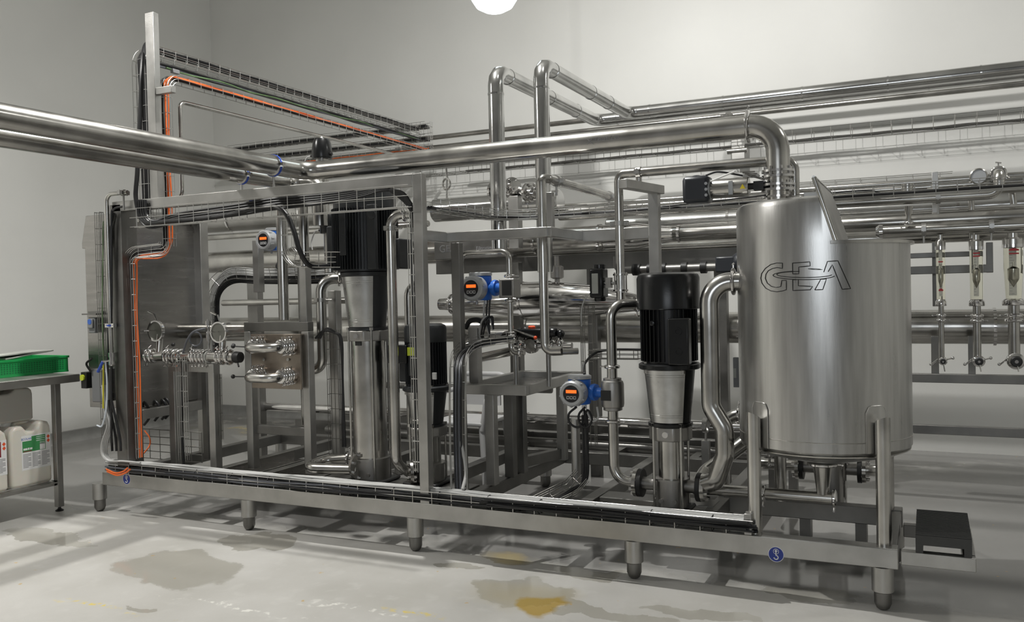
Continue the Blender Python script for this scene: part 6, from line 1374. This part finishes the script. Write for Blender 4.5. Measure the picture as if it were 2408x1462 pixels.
pipe('upper_pipe', 'thin pipe running level above the thick dark one, with a gauge on it', 'pipe', [(P(1880, 450, 6.3)[0], 6.3, zb5), (P(2375, 410, 6.3)[0], 6.3, zb5), (P(2383, 410, 6.3)[0], 6.3, P(2385, 480, 6.3)[2])], .020, .07)
pipe('upper_pipe', 'small curved pipe dropping between thick pipe and header', 'pipe', [(P(2180, 445, 6.25)[0], 6.25, P(2180, 447, 6.25)[2]), (P(2284, 445, 6.25)[0], 6.25, P(2284, 447, 6.25)[2]), (P(2284, 445, 6.25)[0], 6.25, P(2284, 560, 6.25)[2])], .018, .06)
htube('uppermost slim pipe at the far right, behind the gauge', P(2250, 445, 6.6)[0], 1.5, 6.6, P(2380, 447, 6.6)[2], .02, 'steel', (), 16, name='upper_pipe')
q = P(2301, 415, 6.28); g = tag(MB().lathe([(.030, .02), (.052, .015), (.052, -.015), (.045, -.02), (.043, -.012), (.001, -.012)], q, (0, 1, 0), 30).cyl(q, q+np.array([0, 0, -.09]), .009, 10).build('pressure_gauge', M['steel'], None), 'round steel pressure gauge on the thin pipe at upper right', 'gauge')
MB().lathe([(.043, 0), (.043, .001)], q+np.array([0, -.0125, 0]), (0, -1, 0), 26).build('dial', M['alloy'], g)
q = P(2134, 452, YQ-.05); o = thing('sensor_head', 'small steel sensor can standing on the thick dark pipe', 'sensor', q)
MB().lathe([(.035, -.01), (.035, .05), (.030, .055), (.001, .055)], q, (0, 0, 1), 22).build('can', M['steel'], o); MB().cyl(q, q-np.array([0, 0, .03]), .015, 12).build('stem', M['steel'], o)
q0, q1 = P(2137, 485, YQ-.05), P(2137, 528, YQ-.05)
o = tag(MB().lathe([(.012, 0), (.014, .05), (.028, q0[2]-q1[2])], q1, (0, 0, 1), 18).build('connecting_cone', M['steel'], None), 'small cone fitting between thick pipe and rotameter header', 'fitting'); clampring(q1+np.array([0, 0, .01]), (0, 0, 1), .018, o, wing=(-1, 0, 0))
hose([P(1935, 455, 5.9), P(1990, 450, 5.9), P(2050, 448, 5.9), P(2090, 462, 5.9), P(2120, 458, 5.9)], .006, 'cblack', 'black cable with loop lying along the pipes behind the tank lid')
zz_ = P(2050, 440, 6.35)[2]-.03
basket('wire_cable_tray', 'wire tray above the pipes behind the tank lid at right', [np.array([P(1880, 455, 6.35)[0], 6.35, zz_]), np.array([P(2240, 430, 6.35)[0], 6.35, zz_])], (0, 0, 1), .1, .09, .16, .1, 'wire')
# rotameters
def rota(label, px, rg, ytop, y0, y1, ylow, marks, cone):
    x = P(px, 640, YQ)[0]; zt_, z0_, z1_ = P(px, ytop, YQ)[2], P(px, y0, YQ)[2], P(px, y1, YQ)[2]
    t = thing('rotameter', label, 'rotameter', (x, YQ, P(px, ylow, YQ)[2]))
    MB().cyl((x, YQ, zt_), (x, YQ, z0_+.05), rg*.55, 18).lathe([(rg*1.12, 0), (rg*1.12, .04), (rg*.9, .05)], (x, YQ, z0_), (0, 0, 1), 26).build('top_fitting', M['steel'], t)
    MB().lathe([(rg*cone, z1_), (rg, z1_+(z0_-z1_)*.6), (rg, z0_)], (x, YQ, 0), n=28).build('glass_tube', M['glass'], t)
    f = MB().lathe([(.001, -.05), (rg*.42, -.012), (rg*.5, 0), (rg*.5, .06), (rg*.3, .07), (.004, .075), (.004, .10)], (x, YQ, z1_+(z0_-z1_)*.38), (0, 0, 1), 20).build('float', M['steel'], t)
    sc_ = MB().box((x-rg*.28, YQ+rg*.55, z1_+.02), (x+rg*.28, YQ+rg*.57, z0_-.01)).build('scale', M['label'], t)
    tk_ = MB()
    for k in range(16): zz = z1_+.03+(z0_-z1_-.05)*k/16; tk_.box((x-rg*.24, YQ+rg*.545, zz), (x-rg*.02*(1 if k % 4 else -6), YQ+rg*.55, zz+.0012))
    tk_.build('scale_marks', M['ink'], sc_)
    for m_y, d in marks:
        zz = P(px, m_y, YQ)[2]; MB().prism([(-.5*rg, 0), (.5*rg, 0), (.5*rg, .008), (.12*rg, .016*d if d > 0 else .008), (-.12*rg, .016*d if d > 0 else .008), (-.5*rg, .008)], 0, .003, Matrix.Translation((x, YQ-rg*1.0, zz)) @ Matrix.Rotation(PI/2, 4, 'X')).build('red_marker', M['red'], t)
    MB().ring((x, YQ, z0_+.0), (0, 0, 1), rg*1.15, rg*1.0, .02, 26).build('top_ring', M['shiny'], t)
    cl = MB().lathe([(rg*1.15, -.04), (rg*1.2, -.035), (rg*1.2, -.012), (rg*.9, 0)], (x, YQ, z1_), (0, 0, 1), 26).build('bottom_union', M['shiny'], t)
    MB().cyl((x, YQ, z1_-.03), (x, YQ, P(px, ylow, YQ)[2]), rg*.62, 20).build('outlet_pipe', M['steel'], t)
    clampring((x, YQ, z1_-.10), (0, 0, 1), rg*.64, t, wing=(-1, 0, 0)); clampring((x, YQ, z1_-.13), (0, 0, 1), rg*.64, t, wing=(1, 0, 0))
    zl_ = P(px+3, ylow, YQ)[2]
    v = MB().lathe([(rg*.8, .05), (rg*.95, .04), (rg*.95, -.04), (rg*.7, -.05)], (x+.006, YQ-.0, zl_), (0, 1, 0), 24).build('valve_body', M['shiny'], t)
    MB().lathe([(rg*.62, 0), (rg*.62, .03), (rg*.5, .035)], (x+.006, YQ-.04, zl_), (0, -1, 0), 20).build('black_hand_wheel', M['rubber'], v); MB().lathe([(rg*.22, 0), (rg*.2, .04)], (x+.006, YQ-.04, zl_), (0, -1, 0), 12).cyl((x+.006, YQ-.07, zl_), (x+.016, YQ-.07, zl_-.06), .004, 8).build('spindle', M['shiny'], v)
    for sx in (-1, 1): MB().cyl((x+sx*rg*.8, YQ-.02, zl_+.01), (x+sx*(rg*.8+.035), YQ-.03, zl_+.02*sx), .006, 8).sph((x+sx*(rg*.8+.04), YQ-.03, zl_+.02*sx), .010).build('wing_clamp', M['shiny'], t)
rota('slimmest rotameter, nearest the tank, with one red marker high and one low', 2212, .026, 552, 583, 704, 848, ((617, -1), (684, 1)), .95)
rota('middle rotameter of the three, with two red markers near its top', 2296, .037, 552, 583, 704, 848, ((597, -1), (604, -1)), .95)
rota('widest rotameter at the right edge, filled with yellowish liquid', 2383, .052, 548, 578, 702, 848, ((590, 1), (598, -1)), .80)

# ------------------------------------------------------------------ white garden chair behind the rig
cp = on(1112, 1080, 'Z', 0); cx, cy = P(1125, 960, 5.95)[0], 5.95
cx = P(1105, 1000, 5.75)[0]; cy = 5.75
gc = thing('plastic_chair', 'white moulded plastic chair half hidden behind the rig', 'chair', (cx, cy, .0))
seat_z = P(1105, 985, cy)[2]
for sx, sy in ((-1, -1), (1, -1), (-1, 1), (1, 1)):
    MB().tube([(cx+sx*.24, cy+sy*.22, 0), (cx+sx*.20, cy+sy*.19, seat_z)], .022, 10).build('leg', M['seat'], gc)
MB().box((cx-.22, cy-.22, seat_z-.02), (cx+.22, cy+.22, seat_z+.01)).build('seat', M['seat'], gc, bev=.01)
MB().tube(fillet([(cx-.21, cy+.2, seat_z), (cx-.23, cy+.25, seat_z+.32), (cx+.23, cy+.25, seat_z+.32), (cx+.21, cy+.2, seat_z)], .1), .02, 10).box((cx-.15, cy+.22, seat_z+.08), (cx+.15, cy+.24, seat_z+.30)).build('backrest', M['seat'], gc)
for s_ in (-1, 1): MB().tube(fillet([(cx+s_*.23, cy+.22, seat_z+.2), (cx+s_*.25, cy-.2, seat_z+.2), (cx+s_*.21, cy-.2, seat_z-.05)], .06), .02, 10).build('armrest', M['seat'], gc)

# ------------------------------------------------------------------ hanging lamps
def lamp(label, x, y, z, L=.0):
    t = thing('high_bay_lamp', label, 'lamp', (x, y, z))
    if L:
        pts = [(x-L*.5, y, z), (x+L*.5, y, z)]
    MB().lathe([(.20, .13), (.19, .14), (.12, .34), (.08, .36), (.08, .46), (.02, .48)], (x, y, z), (0, 0, 1), 36).build('reflector', M['frame'], t)
    MB().lathe([(.18, .16), (.175, .10), (.14, .045), (.08, .012), (.001, .0)], (x, y, z), (0, 0, 1), 30).build('diffuser', M['bulb'], t)
    MB().cyl((x, y, z+.47), (x, y, ZC), .003, 6).build('hanging_rod', M['wire'], t)

lamp('high bay lamp with a white glowing bowl hanging at the top edge of the picture', *P(1163, 30, 6.0))  # lamp added in place of a reflection in the window glass
lamp('high bay lamp out of view above the front of the rig', -2.8, 4.4, 5.06)
